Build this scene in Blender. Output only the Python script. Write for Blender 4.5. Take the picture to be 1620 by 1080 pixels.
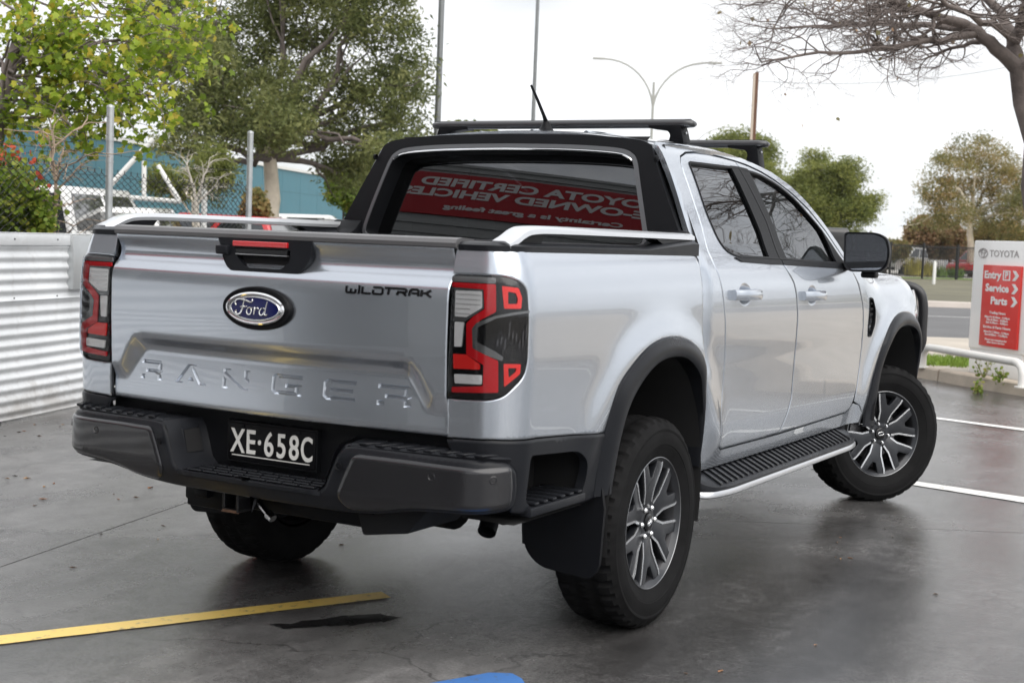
import bpy, bmesh, math, random
import numpy as np
from mathutils import Vector, Matrix
from mathutils.geometry import delaunay_2d_cdt
R = math.radians
for o in list(bpy.data.objects): bpy.data.objects.remove(o)
SC = bpy.context.scene
COL = SC.collection

# ------------------------------------------------------------------ camera
cd = bpy.data.cameras.new('camera'); cam = bpy.data.objects.new('camera', cd); COL.objects.link(cam)
CAM_P = Vector((3.0033, -4.6936, 1.4014)); YAW, PITCH, ROLL = -0.5229, -0.0729, 0.0385
_f = Vector((math.sin(YAW)*math.cos(PITCH), math.cos(YAW)*math.cos(PITCH), math.sin(PITCH)))
_r = Vector((math.cos(YAW), -math.sin(YAW), 0)); _u = _r.cross(_f)
_r2 = _r*math.cos(ROLL)+_u*math.sin(ROLL); _u2 = _u*math.cos(ROLL)-_r*math.sin(ROLL)
cam.matrix_world = Matrix(((_r2.x,_u2.x,-_f.x,CAM_P.x),(_r2.y,_u2.y,-_f.y,CAM_P.y),(_r2.z,_u2.z,-_f.z,CAM_P.z),(0,0,0,1)))
cd.sensor_width = 36; cd.lens = 2234.1/1620*36; cd.clip_start = .05; cd.clip_end = 8000
cd.dof.use_dof = True; cd.dof.focus_distance = 6.2; cd.dof.aperture_fstop = 5.6
SC.camera = cam

# ------------------------------------------------------------------ sky and sun
SUN_EL, SUN_AZ = R(50), R(114)          # azimuth measured from +Y towards +X
W = bpy.data.worlds.new('World'); SC.world = W; W.use_nodes = True
nt = W.node_tree; nt.nodes.clear(); N = nt.nodes.new; LK = nt.links.new
out = N('ShaderNodeOutputWorld'); bg = N('ShaderNodeBackground'); bg.inputs['Strength'].default_value = .10
sky = N('ShaderNodeTexSky'); sky.sky_type = 'NISHITA'; sky.sun_disc = False
sky.sun_elevation = SUN_EL; sky.sun_rotation = SUN_AZ; sky.air_density = 1.2; sky.dust_density = 2.0; sky.ozone_density = 1.5
tc = N('ShaderNodeTexCoord'); sep = N('ShaderNodeSeparateXYZ'); LK(tc.outputs['Generated'], sep.inputs[0])
mp = N('ShaderNodeMapping'); mp.inputs['Scale'].default_value = (1.0, 1.0, 2.6); LK(tc.outputs['Generated'], mp.inputs[0])
n1 = N('ShaderNodeTexNoise'); n1.inputs['Scale'].default_value = 1.9; n1.inputs['Detail'].default_value = 7; n1.inputs['Roughness'].default_value = .55
LK(mp.outputs[0], n1.inputs['Vector'])
n2 = N('ShaderNodeTexNoise'); n2.inputs['Scale'].default_value = 3.3; n2.inputs['Detail'].default_value = 6
LK(mp.outputs[0], n2.inputs['Vector'])
cov = N('ShaderNodeMapRange'); cov.inputs['From Min'].default_value = .33; cov.inputs['From Max'].default_value = .50
cov.inputs['To Min'].default_value = .55; cov.inputs['To Max'].default_value = 1.0; cov.clamp = True
LK(n1.outputs['Fac'], cov.inputs['Value'])
shade = N('ShaderNodeMapRange'); shade.inputs['From Min'].default_value = .3; shade.inputs['From Max'].default_value = .68
shade.inputs['To Min'].default_value = 6.5; shade.inputs['To Max'].default_value = 10.4
LK(n2.outputs['Fac'], shade.inputs['Value'])
cc = N('ShaderNodeCombineColor')
for i, k in enumerate(('Red','Green','Blue')):
    m = N('ShaderNodeMath'); m.operation = 'MULTIPLY'; m.inputs[1].default_value = (.985,.995,1.015)[i]
    LK(shade.outputs[0], m.inputs[0]); LK(m.outputs[0], cc.inputs[k])
mx = N('ShaderNodeMix'); mx.data_type = 'RGBA'; LK(cov.outputs[0], mx.inputs['Factor']); LK(sky.outputs[0], mx.inputs['A']); LK(cc.outputs[0], mx.inputs['B'])
LK(mx.outputs['Result'], bg.inputs['Color']); LK(bg.outputs[0], out.inputs[0])
sd_ = bpy.data.lights.new('sun', 'SUN'); sun = bpy.data.objects.new('sun', sd_); COL.objects.link(sun)
sd_.energy = 2.4; sd_.angle = R(75); sd_.color = (1, .96, .90)
_sd = Vector((math.sin(SUN_AZ)*math.cos(SUN_EL), math.cos(SUN_AZ)*math.cos(SUN_EL), math.sin(SUN_EL)))
sun.rotation_euler = _sd.to_track_quat('Z', 'Y').to_euler()
SC.view_settings.view_transform = 'Standard'; SC.view_settings.look = 'None'
SC.view_settings.exposure = 0.54; SC.view_settings.gamma = 1.0; SC.view_settings.use_curve_mapping = False
SC.cycles.max_bounces = 8; SC.cycles.transparent_max_bounces = 16; SC.cycles.use_denoising = True
SC.cycles.caustics_reflective = False; SC.cycles.caustics_refractive = False; SC.cycles.sample_clamp_indirect = 6
# ------------------------------------------------------------------ helpers
def tag(o, label=None, cat=None, group=None, kind=None):
    if label: o['label'] = label
    if cat: o['category'] = cat
    if group: o['group'] = group
    if kind: o['kind'] = kind
    return o
def empty(name, loc=(0,0,0), rz=0, parent=None):
    o = bpy.data.objects.new(name, None); o.empty_display_size = .2; COL.objects.link(o)
    o.location = loc; o.rotation_euler = (0,0,rz); o.parent = parent
    return o
def link(name, me, parent=None, loc=None, rot=None):
    o = bpy.data.objects.new(name, me); COL.objects.link(o); o.parent = parent
    if loc: o.location = loc
    if rot: o.rotation_euler = rot
    return o
def copy_tree(o, parent=None):
    c = o.copy(); COL.objects.link(c); c.parent = parent
    for ch in list(o.children): copy_tree(ch, c)
    return c
def mesh_of(name, V, F, mat, smooth=True, angle=35, normals=None):
    me = bpy.data.meshes.new(name); me.from_pydata([tuple(v) for v in V], [], F)
    mats = mat if isinstance(mat, (list, tuple)) else [mat]
    for m in mats: me.materials.append(m)
    me.polygons.foreach_set('use_smooth', [smooth]*len(me.polygons))
    if smooth and normals is None: me.set_sharp_from_angle(angle=R(angle))
    if normals is not None: me.normals_split_custom_set_from_vertices(normals)
    me.update(); return me
class MB:
    """collects verts and faces of one part"""
    def __init__(s): s.v=[]; s.f=[]; s.m=[]
    def add(s, V, F, mi=0):
        b=len(s.v); s.v+= [tuple(v) for v in V]; s.f+=[tuple(b+i for i in f) for f in F]; s.m+=[mi]*len(F); return s
    def box(s, a, b, mi=0, M=None):
        x0,y0,z0=a; x1,y1,z1=b
        V=[(x0,y0,z0),(x1,y0,z0),(x1,y1,z0),(x0,y1,z0),(x0,y0,z1),(x1,y0,z1),(x1,y1,z1),(x0,y1,z1)]
        if M is not None: V=[tuple(M@Vector(v)) for v in V]
        return s.add(V,[(0,3,2,1),(4,5,6,7),(0,1,5,4),(1,2,6,5),(2,3,7,6),(3,0,4,7)],mi)
    def hexa(s, V, mi=0): return s.add(V,[(0,3,2,1),(4,5,6,7),(0,1,5,4),(1,2,6,5),(2,3,7,6),(3,0,4,7)],mi)
    def prism(s, poly, fn0, fn1, mi=0, caps=True):
        n=len(poly); V=[fn0(*p) for p in poly]+[fn1(*p) for p in poly]
        F=[(i,(i+1)%n,n+(i+1)%n,n+i) for i in range(n)]
        s.add(V,F,mi)
        if caps:
            T=tri(poly); b=len(s.v)-2*n
            for t in T:
                s.f.append((b+t[0],b+t[2],b+t[1])); s.m.append(mi); s.f.append((b+n+t[0],b+n+t[1],b+n+t[2])); s.m.append(mi)
        return s
    def tube(s, P, r, n=8, mi=0, cap=True, up=None):
        P=[Vector(p) for p in P]; rs=r if isinstance(r,(list,tuple)) else [r]*len(P)
        u=None; b=len(s.v)
        for i,p in enumerate(P):
            d=(P[min(i+1,len(P)-1)]-P[max(i-1,0)])
            if d.length<1e-9: d=Vector((0,0,1))
            d.normalize()
            if u is None:
                u=Vector(up) if up else (Vector((0,0,1)) if abs(d.z)<.9 else Vector((1,0,0)))
            u=(u-d*u.dot(d))
            if u.length<1e-6: u=d.orthogonal()
            u.normalize(); w=d.cross(u)
            for k in range(n):
                a=2*math.pi*k/n; s.v.append(tuple(p+(u*math.cos(a)+w*math.sin(a))*rs[i]))
        for i in range(len(P)-1):
            for k in range(n):
                k2=(k+1)%n; s.f.append((b+i*n+k,b+i*n+k2,b+(i+1)*n+k2,b+(i+1)*n+k)); s.m.append(mi)
        if cap:
            s.f.append(tuple(b+k for k in range(n))[::-1]); s.m.append(mi)
            e=b+(len(P)-1)*n; s.f.append(tuple(e+k for k in range(n))); s.m.append(mi)
        return s
    def lathe(s, prof, axis='x', n=48, c=(0,0,0), mi=0):
        """prof: (a along axis, radius)"""
        b=len(s.v)
        for a,r in prof:
            for k in range(n):
                t=2*math.pi*k/n; p,q=r*math.cos(t),r*math.sin(t)
                v={'x':(a,p,q),'y':(q,a,p),'z':(p,q,a)}[axis]
                s.v.append((v[0]+c[0],v[1]+c[1],v[2]+c[2]))
        for i in range(len(prof)-1):
            for k in range(n):
                k2=(k+1)%n; s.f.append((b+i*n+k,b+i*n+k2,b+(i+1)*n+k2,b+(i+1)*n+k)); s.m.append(mi)
        return s
    def build(s, name, mat, parent=None, bevel=0, seg=2, smooth=True, angle=35, loc=None, rot=None, merge=False, mirror=False):
        V=s.v; F=s.f
        if mirror: V=[(-x,y,z) for x,y,z in V]; F=[f[::-1] for f in F]
        me=bpy.data.meshes.new(name); me.from_pydata(V,[],F)
        for m in (mat if isinstance(mat,(list,tuple)) else [mat]): me.materials.append(m)
        me.polygons.foreach_set('material_index', s.m)
        if bevel or merge:
            bm=bmesh.new(); bm.from_mesh(me)
            if merge: bmesh.ops.remove_doubles(bm,verts=bm.verts,dist=1e-5)
            bmesh.ops.recalc_face_normals(bm,faces=bm.faces)
            if bevel:
                E=[e for e in bm.edges if len(e.link_faces)==2 and e.calc_face_angle(0)>R(25)]
                bmesh.ops.bevel(bm,geom=E,offset=bevel,segments=seg,profile=.5,affect='EDGES',clamp_overlap=True)
            bm.to_mesh(me); bm.free()
        me.polygons.foreach_set('use_smooth',[smooth]*len(me.polygons))
        if smooth: me.set_sharp_from_angle(angle=R(angle))
        me.update()
        return link(name,me,parent,loc,rot)
def tri(poly):
    n=len(poly); r=delaunay_2d_cdt([Vector(p) for p in poly],[(i,(i+1)%n) for i in range(n)],[],1,1e-7)
    idx=[o[0] if o else 0 for o in r[3]]
    A=np.array(poly,float)
    T=[]
    for f in r[2]:
        c=np.mean([np.array(r[0][i]) for i in f],axis=0)
        if inside(A,c[None])[0]: T.append(tuple(idx[i] for i in f))
    area=sum(poly[i][0]*poly[(i+1)%n][1]-poly[(i+1)%n][0]*poly[i][1] for i in range(n))
    return T if area>0 else [t[::-1] for t in T]
def inside(poly, P):
    poly=np.asarray(poly,float); P=np.asarray(P,float); res=np.zeros(len(P),bool); n=len(poly)
    x,y=P[:,0],P[:,1]
    for i in range(n):
        x1,y1=poly[i]; x2,y2=poly[(i+1)%n]
        if y1==y2: continue
        c=((y1>y)!=(y2>y))&(x<(x2-x1)*(y-y1)/(y2-y1)+x1); res^=c
    return res
def dist_poly(poly, P):
    poly=np.asarray(poly,float); P=np.asarray(P,float); d=np.full(len(P),1e9)
    for i in range(len(poly)):
        a=poly[i]; b=poly[(i+1)%len(poly)]; ab=b-a; L=max(ab@ab,1e-12)
        t=np.clip(((P-a)@ab)/L,0,1); d=np.minimum(d,np.linalg.norm(P-(a+t[:,None]*ab),axis=1))
    return d
def fillet(poly, r, seg=5):
    """round polygon corners; r scalar or per-corner list"""
    out=[]; n=len(poly)
    for i in range(n):
        p=np.array(poly[i],float); a=np.array(poly[i-1],float); b=np.array(poly[(i+1)%n],float)
        rr=r[i] if isinstance(r,(list,tuple)) else r
        if rr<=0: out.append(tuple(p)); continue
        u=a-p; v=b-p; lu=np.linalg.norm(u); lv=np.linalg.norm(v); u/=lu; v/=lv
        t=min(rr,lu*.48,lv*.48); p0=p+u*t; p1=p+v*t
        for k in range(seg+1):
            s=k/seg; out.append(tuple((1-s)**2*p0+2*s*(1-s)*p+s*s*p1))
    return out
def smooth_open(pts, n=8):
    P=np.array(pts,float); out=[]
    for i in range(len(P)-1):
        p0=P[max(i-1,0)];p1=P[i];p2=P[i+1];p3=P[min(i+2,len(P)-1)]
        for k in range(n):
            t=k/n; out.append(tuple(.5*((2*p1)+(-p0+p2)*t+(2*p0-5*p1+4*p2-p3)*t*t+(-p0+3*p1-3*p2+p3)*t**3)))
    out.append(tuple(P[-1])); return out
def densify(poly, step):
    out=[]; n=len(poly)
    for i in range(n):
        a=np.array(poly[i],float); b=np.array(poly[(i+1)%n],float); L=np.linalg.norm(b-a); k=max(1,int(math.ceil(L/step)))
        for j in range(k): out.append(tuple(a+(b-a)*j/k))
    return out
def dedupe(poly, eps=5e-4):
    out=[]
    for p in poly:
        if not out or math.hypot(p[0]-out[-1][0],p[1]-out[-1][1])>eps: out.append(p)
    if math.hypot(out[0][0]-out[-1][0],out[0][1]-out[-1][1])<=eps: out.pop()
    return out
def offset_poly(poly, d):
    """inset a simple polygon by d (CCW: inwards)"""
    n=len(poly); A=sum(poly[i][0]*poly[(i+1)%n][1]-poly[(i+1)%n][0]*poly[i][1] for i in range(n)); sg=1 if A>0 else -1
    out=[]
    for i in range(n):
        p=np.array(poly[i]); a=np.array(poly[i-1]); b=np.array(poly[(i+1)%n])
        e1=(p-a)/max(np.linalg.norm(p-a),1e-9); e2=(b-p)/max(np.linalg.norm(b-p),1e-9)
        n1=np.array([-e1[1],e1[0]])*sg; n2=np.array([-e2[1],e2[0]])*sg
        m=n1+n2; L=np.linalg.norm(m)
        m=n1 if L<1e-6 else m/L
        c=max(.35,float(m@n1)); out.append(tuple(p+m*d/c))
    return out
def surf_normal(fn, u, v, h=2e-4):
    a=fn(u+h,v)-fn(u-h,v); b=fn(u,v+h)-fn(u,v-h); n=np.cross(a,b); return n/np.maximum(np.linalg.norm(n,axis=-1,keepdims=True),1e-12)
def panel(name, outline, fn, step, mat, parent=None, holes=(), flange=.02, off=0., mirror=False, flip=False, obj=True, rim=None, rim_outline=None):
    """a sheet cut to an outline on a smooth surface fn(u,v), with turned-in edges and exact normals"""
    if rim:
        rw,rd=rim; base_fn=fn; OL=np.array(dedupe(list(rim_outline or outline)),float)
        def fn(u,v):
            u=np.asarray(u,float); v=np.asarray(v,float); sh=np.broadcast(u,v).shape; uu=np.broadcast_to(u,sh).ravel(); vv=np.broadcast_to(v,sh).ravel()
            P=np.stack([uu,vv],-1); d=dist_poly(OL,P); d=np.where(inside(OL,P),d,0); t=np.clip(d/rw,0,1); dr=rd*(1-t)**2
            n=surf_normal(base_fn,uu,vv); return (base_fn(uu,vv)-(n*(-1 if flip else 1))*dr[:,None]).reshape(sh+(3,))
    out_=dedupe(densify(dedupe(list(outline)),step)); loops=[out_]+[dedupe(densify(dedupe(list(h)),step)) for h in holes]
    pts=[]; edges=[]
    for L in loops:
        b=len(pts); pts+=L; edges+=[(b+i,b+(i+1)%len(L)) for i in range(len(L))]
    A=np.array(out_); mn=A.min(0); mxx=A.max(0)
    gx=np.arange(mn[0]+step*.5,mxx[0],step); gy=np.arange(mn[1]+step*.5,mxx[1],step)
    if len(gx) and len(gy):
        G=np.stack(np.meshgrid(gx,gy),-1); G[1::2,:,0]+=step*.5; G=G.reshape(-1,2)
        k=inside(A,G)
        for L in loops[1:]: k&=~inside(np.array(L),G)
        G=G[k]
        if len(G):
            d=np.full(len(G),1e9)
            for L in loops: d=np.minimum(d,dist_poly(np.array(L),G))
            G=G[d>step*.45]; pts=pts+[tuple(g) for g in G]
    if rim:
        for q in (.25,.6,1.0):
            O2=np.array(offset_poly(out_,rim[0]*q)); dd=dist_poly(OL,O2); O2=O2[(dd>rim[0]*q*.8)&inside(OL,O2)]; pts=pts+[tuple(g) for g in O2]
    r=delaunay_2d_cdt([Vector(p) for p in pts],edges,[],0,1e-6)
    P2=np.array([tuple(p) for p in r[0]]); T=np.array([f for f in r[2] if len(f)==3],int)
    c=P2[T].mean(1); k=inside(np.array(out_),c)
    for L in loops[1:]: k&=~inside(np.array(L),c)
    T=T[k]
    a,b_,c_=P2[T[:,0]],P2[T[:,1]],P2[T[:,2]]
    ar=(b_[:,0]-a[:,0])*(c_[:,1]-a[:,1])-(b_[:,1]-a[:,1])*(c_[:,0]-a[:,0]); T=T[abs(ar)>1e-10]; ar=ar[abs(ar)>1e-10]
    T[ar<0]=T[ar<0][:,::-1]
    X=fn(P2[:,0],P2[:,1]); Nn=surf_normal(fn,P2[:,0],P2[:,1])
    if flip: Nn=-Nn; T=T[:,::-1]
    X=X+Nn*off
    V=list(X); NN=list(Nn); F=[tuple(int(i) for i in t) for t in T]
    if flange:
        for li,L in enumerate(loops):
            Lp=np.array(L); n=len(Lp); X0=fn(Lp[:,0],Lp[:,1]); n0=surf_normal(fn,Lp[:,0],Lp[:,1])
            if flip: n0=-n0
            X0=X0+n0*off; t=np.roll(X0,-1,0)-np.roll(X0,1,0); o=np.cross(t,n0); o/=np.maximum(np.linalg.norm(o,axis=1,keepdims=True),1e-9)
            area=np.sum(Lp[:,0]*np.roll(Lp[:,1],-1)-np.roll(Lp[:,0],-1)*Lp[:,1])
            sg=1 if (area>0)!=(li>0) else -1
            if flip: sg=-sg
            o=o*sg; b=len(V)
            V+=list(X0)+list(X0-n0*flange); NN+=list(o)+list(o)
            for i in range(n):
                j=(i+1)%n; f=(b+i,b+n+i,b+n+j,b+j); F.append(f if sg>0 else f[::-1])
    V=np.array(V); NN=np.array(NN)
    used=sorted({i for f in F for i in f}); rm={o:i for i,o in enumerate(used)}
    V=V[used]; NN=NN[used]; F=[tuple(rm[i] for i in f) for f in F]
    if mirror: V=V*np.array([-1,1,1]); NN=NN*np.array([-1,1,1]); F=[f[::-1] for f in F]
    me=mesh_of(name,V,F,mat,True,normals=[tuple(n) for n in NN])
    return link(name,me,parent) if obj else me
def text_mesh(name, body, size, mat, depth=.002, sx=1., align='CENTER', bold=0.0, shear=0., res=2):
    cu=bpy.data.curves.new(name,'FONT'); cu.body=body; cu.size=size; cu.extrude=depth; cu.align_x=align; cu.align_y='CENTER'; cu.resolution_u=res
    cu.offset=bold; cu.shear=shear
    o=bpy.data.objects.new(name,cu); me=bpy.data.meshes.new_from_object(o); bpy.data.objects.remove(o); bpy.data.curves.remove(cu)
    me.transform(Matrix.Diagonal((sx,1,1,1)))
    me.materials.clear(); me.materials.append(mat); me.name=name
    return me
def stroke_poly(P, w):
    """2-D polyline turned into a thick outline polygon"""
    P=[np.array(p,float) for p in P]; L=[];Rr=[]
    for i,p in enumerate(P):
        d0=P[i]-P[i-1] if i>0 else P[1]-P[0]; d1=P[i+1]-P[i] if i<len(P)-1 else d0
        d0=d0/max(np.linalg.norm(d0),1e-9); d1=d1/max(np.linalg.norm(d1),1e-9); n0=np.array([-d0[1],d0[0]]); n1=np.array([-d1[1],d1[0]])
        m=n0+n1; m=m/max(np.linalg.norm(m),1e-9); n=m*(w/2/max(.5,float(m@n0)))
        L.append(tuple(p+n)); Rr.append(tuple(p-n))
    return L+Rr[::-1]

# ------------------------------------------------------------------ materials
MATS={}
def mat(name, base=(.5,.5,.5), rough=.5, metal=0., coat=0., coat_rough=.03, spec=.5, var=0., vscale=8., bump=0., bscale=60., rvar=0., alpha=1., emit=None, transm=0., sheen=0.):
    if name in MATS: return MATS[name]
    m=bpy.data.materials.new(name); m.use_nodes=True; nt=m.node_tree; b=nt.nodes['Principled BSDF']; N=nt.nodes.new; LK=nt.links.new
    b.inputs['Base Color'].default_value=(*base,1); b.inputs['Roughness'].default_value=rough; b.inputs['Metallic'].default_value=metal
    b.inputs['Coat Weight'].default_value=coat; b.inputs['Coat Roughness'].default_value=coat_rough; b.inputs['Specular IOR Level'].default_value=spec
    b.inputs['Transmission Weight'].default_value=transm
    if emit: b.inputs['Emission Color'].default_value=(*emit[:3],1); b.inputs['Emission Strength'].default_value=emit[3]
    tc=N('ShaderNodeTexCoord')
    if var or rvar:
        n=N('ShaderNodeTexNoise'); n.inputs['Scale'].default_value=vscale; n.inputs['Detail'].default_value=6; n.inputs['Roughness'].default_value=.6; LK(tc.outputs['Object'],n.inputs['Vector'])
        if var:
            mr=N('ShaderNodeMapRange'); mr.inputs['From Min'].default_value=.25; mr.inputs['From Max'].default_value=.75; mr.inputs['To Min'].default_value=1-var; mr.inputs['To Max'].default_value=1+var; LK(n.outputs['Fac'],mr.inputs['Value'])
            mm=N('ShaderNodeVectorMath'); mm.operation='SCALE'; mm.inputs[0].default_value=base; LK(mr.outputs[0],mm.inputs['Scale']); LK(mm.outputs[0],b.inputs['Base Color'])
        if rvar:
            mr=N('ShaderNodeMapRange'); mr.inputs['From Min'].default_value=.3; mr.inputs['From Max'].default_value=.7; mr.inputs['To Min'].default_value=max(0,rough-rvar); mr.inputs['To Max'].default_value=min(1,rough+rvar); LK(n.outputs['Fac'],mr.inputs['Value']); LK(mr.outputs[0],b.inputs['Roughness'])
    if bump:
        n=N('ShaderNodeTexNoise'); n.inputs['Scale'].default_value=bscale; n.inputs['Detail'].default_value=4; LK(tc.outputs['Object'],n.inputs['Vector'])
        bp=N('ShaderNodeBump'); bp.inputs['Strength'].default_value=1; bp.inputs['Distance'].default_value=bump; LK(n.outputs['Fac'],bp.inputs['Height']); LK(bp.outputs[0],b.inputs['Normal'])
    MATS[name]=m; return m
def glass(name, tint, rough=.0, ior=1.5):
    if name in MATS: return MATS[name]
    m=bpy.data.materials.new(name); m.use_nodes=True; nt=m.node_tree; nt.nodes.clear(); N=nt.nodes.new; LK=nt.links.new
    o=N('ShaderNodeOutputMaterial'); t=N('ShaderNodeBsdfTransparent'); t.inputs[0].default_value=(*tint,1); g=N('ShaderNodeBsdfGlossy'); g.inputs['Roughness'].default_value=rough; g.inputs['Color'].default_value=(.95,.97,1,1)
    f=N('ShaderNodeFresnel'); f.inputs['IOR'].default_value=ior; mx=N('ShaderNodeMixShader'); LK(f.outputs[0],mx.inputs[0]); LK(t.outputs[0],mx.inputs[1]); LK(g.outputs[0],mx.inputs[2]); LK(mx.outputs[0],o.inputs[0])
    MATS[name]=m; return m
# ------------------------------------------------------------------ pickup truck: surfaces
def pchip(pts):
    P=sorted(pts);x=np.array([a for a,b in P],float);y=np.array([b for a,b in P],float)
    h=np.diff(x);d=np.diff(y)/h;m=np.zeros(len(x))
    for i in range(1,len(x)-1):
        if d[i-1]*d[i]>0:
            w1=2*h[i]+h[i-1];w2=h[i]+2*h[i-1];m[i]=(w1+w2)/(w1/d[i-1]+w2/d[i])
    m[0]=d[0];m[-1]=d[-1]
    def f(t):
        t=np.asarray(t,float);tc=np.clip(t,x[0],x[-1]);i=np.clip(np.searchsorted(x,tc)-1,0,len(h)-1)
        s=(tc-x[i])/h[i];hh=h[i]
        return ((1+2*s)*(1-s)**2*y[i]+s*(1-s)**2*hh*m[i]+s*s*(3-2*s)*y[i+1]+s*s*(s-1)*hh*m[i+1]
                +np.where(t<x[0],(t-x[0])*m[0],0)+np.where(t>x[-1],(t-x[-1])*m[-1],0))
    return f
def sst(a,b,t):
    t=np.clip((np.asarray(t,float)-a)/(b-a),0,1);return t*t*(3-2*t)
door_prof=pchip([(.44,.872),(.50,.884),(.55,.894),(.60,.904),(.68,.911),(.80,.911),(.92,.914),(1.02,.921),(1.12,.926),(1.22,.922),(1.29,.910),(1.34,.888),(1.38,.866),(1.5,.815),(1.62,.762),(1.72,.713),(1.78,.677),(1.81,.645)])
bed_prof=pchip([(.50,.90),(.70,.920),(.80,.927),(.92,.930),(1.05,.934),(1.15,.934),(1.24,.928),(1.31,.913),(1.35,.897),(1.38,.878)])
fen_prof=pchip([(.44,.87),(.60,.912),(.80,.922),(.95,.927),(1.05,.926),(1.13,.917),(1.20,.893),(1.25,.850),(1.29,.79),(1.33,.70)])
def side_x(y,z):
    y=np.asarray(y,float);z=np.asarray(z,float)
    d=door_prof(z);b=bed_prof(z);f=fen_prof(z)
    wb=1-sst(.38,.46,y);wf=sst(2.55,3.0,y)*(1-sst(1.30,1.36,z))
    x=d*(1-wb)+b*wb
    x=x*(1-wf)+f*wf
    x=x-.008*((y-1.55)/1.1)**2*(wb<.5)*(1-wf)
    x=x-.16*np.clip((y-3.45)/.75,0,2)**2
    r=np.hypot(y,(z-.42));x=x+.020*np.exp(-((r-.64)/.075)**2)*sst(.5,.7,z)
    r=np.hypot(y-3.27,(z-.42));x=x+.022*np.exp(-((r-.63)/.075)**2)
    # bed front edge / cab rear edge roll in
    x=x-.05*np.clip((y-.345)/.06,0,1)**2*(y<.41)-.035*np.clip((.50-y)/.08,0,1)**2*(y>=.41)*(1-sst(1.25,1.42,z))
    return x
YR=-1.092;RC=.14;XC=.80
SU0=(XC-.705);SU1=SU0+RC*math.pi/2
def rear_off(z):  # forward offset of the rear face of the box corner by height
    z=np.asarray(z,float);return .016*sst(1.25,1.40,z)+.010*sst(.90,.80,z)*0+.006*((z-1.05)/.25)**2
def corner(u,z):
    """bed side incl. rounded rear corner; u measured from the tailgate gap"""
    u=np.asarray(u,float);z=np.asarray(z,float)
    ys=YR+RC
    y_side=ys+(u-SU1)
    xs=side_x(np.maximum(y_side,ys),z)
    # reference: side at x=xs ; rear at y=YR ; ellipse corner from x=XC
    ax=xs-XC
    a=np.clip((u-SU0)/RC,0,math.pi/2)
    x=np.where(u<SU0,.705+u,np.where(u>SU1,xs,XC+ax*np.sin(a)))
    y=np.where(u<SU0,YR,np.where(u>SU1,y_side,ys-RC*np.cos(a)))
    w=np.where(u<SU0,1,np.cos(a))
    y=y+rear_off(z)*w
    return np.stack([x,y,z+0*u],-1)
def side(y,z):
    y=np.asarray(y,float);z=np.asarray(z,float)
    return np.stack([side_x(y,z),y+0*z,z+0*y],-1)
# ------------------------------------------------------------------ pickup truck: body
PAINT=mat('silver_paint',(.49,.528,.585),.26,.86,coat=1.,coat_rough=.02,var=.015,vscale=3.)
BLK=mat('black_trim',(.007,.0075,.009),.42,spec=.11,bump=.0004,bscale=350,var=.12,vscale=5)
CHAR=mat('charcoal_plastic',(.0125,.0135,.0165),.33,spec=.17,bump=.0003,bscale=420,var=.15,vscale=4,rvar=.08)
GUN=mat('gunmetal_paint',(.022,.022,.025),.26,.45,coat=.5,coat_rough=.04)
GLOSSK=mat('gloss_black',(.004,.004,.005),.10,spec=.4)
VOID=mat('dark_void',(.006,.006,.007),.9)
ALU=mat('satin_aluminium',(.62,.63,.65),.28,.9)
CHROME=mat('chrome',(.80,.81,.83),.07,1.)
RED=mat('red_lens',(.58,.010,.016),.12,spec=.45)
REDB=mat('bright_red_lens',(.85,.028,.024),.14,spec=.5)
WHITEL=mat('clear_lens',(.88,.89,.90),.16,.25,spec=.5,bump=.003,bscale=90)
RUB=mat('tyre_rubber',(.010,.010,.0105),.72,spec=.08,var=.35,vscale=9,bump=.0006,bscale=160)
LINER=mat('wheel_liner',(.010,.010,.011),.85)
PRIV=glass('privacy_glass',(.055,.06,.065),ior=2.5)
PRIVR=glass('rear_glass',(.02,.02,.022),ior=2.0,rough=.012)
CLEARG=glass('door_glass',(.86,.91,.89),ior=1.6)
SEAT=mat('seat_cloth',(.03,.03,.033),.8,bump=.001,bscale=200)
GREYSH=mat('cover_grey',(.30,.31,.32),.33,.5)
BLUEOV=mat('badge_blue',(.008,.011,.075),.12,spec=.35)

T=empty('pickup_truck',(0,0,0)); tag(T,'silver dual cab pickup truck parked in the middle with black roof bars','pickup truck')

def both(fn_):
    for mir in (False,True): fn_(mir)
# ---- side outlines (y,z)
DOOR_R=[(.640,1.755),(.72,1.776),(.826,1.785),(.98,1.789),(1.104,1.786),(1.262,1.779),(1.30,1.72),(1.345,1.52),(1.345,1.345),(1.385,1.300),(1.435,1.255),(1.468,1.195),(1.495,1.08),(1.512,.954),(1.514,.85),(1.507,.725),(1.470,.665),(1.41,.590),(1.385,.572),(.70,.578),(.668,.592),(.652,.66),(.655,.754),(.668,.84),(.664,.94),(.632,1.073),(.608,1.158),(.578,1.258),(.556,1.317),(.556,1.381),(.579,1.481),(.586,1.581),(.598,1.691),(.612,1.728)]
DOOR_F=[(1.270,1.779),(1.401,1.768),(1.56,1.745),(1.695,1.716),(1.80,1.686),(1.890,1.656),(2.036,1.592),(2.187,1.493),(2.292,1.401),(2.345,1.345),(2.372,1.305),(2.454,1.233),(2.540,1.125),(2.585,1.02),(2.603,.914),(2.590,.80),(2.560,.70),(2.522,.622),(2.48,.590),(2.43,.578),(1.395,.572),(1.418,.590),(1.478,.665),(1.515,.725),(1.522,.85),(1.520,.954),(1.503,1.08),(1.476,1.195),(1.443,1.255),(1.393,1.300),(1.353,1.345),(1.353,1.52),(1.308,1.72)]
GL_R=fillet([(.690,1.742),(1.262,1.752),(1.345,1.52),(1.345,1.352),(.835,1.358),(.745,1.380),(.700,1.425),(.668,1.53)],[.02,.0,.0,.0,.05,.05,.05,.08],4)
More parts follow.
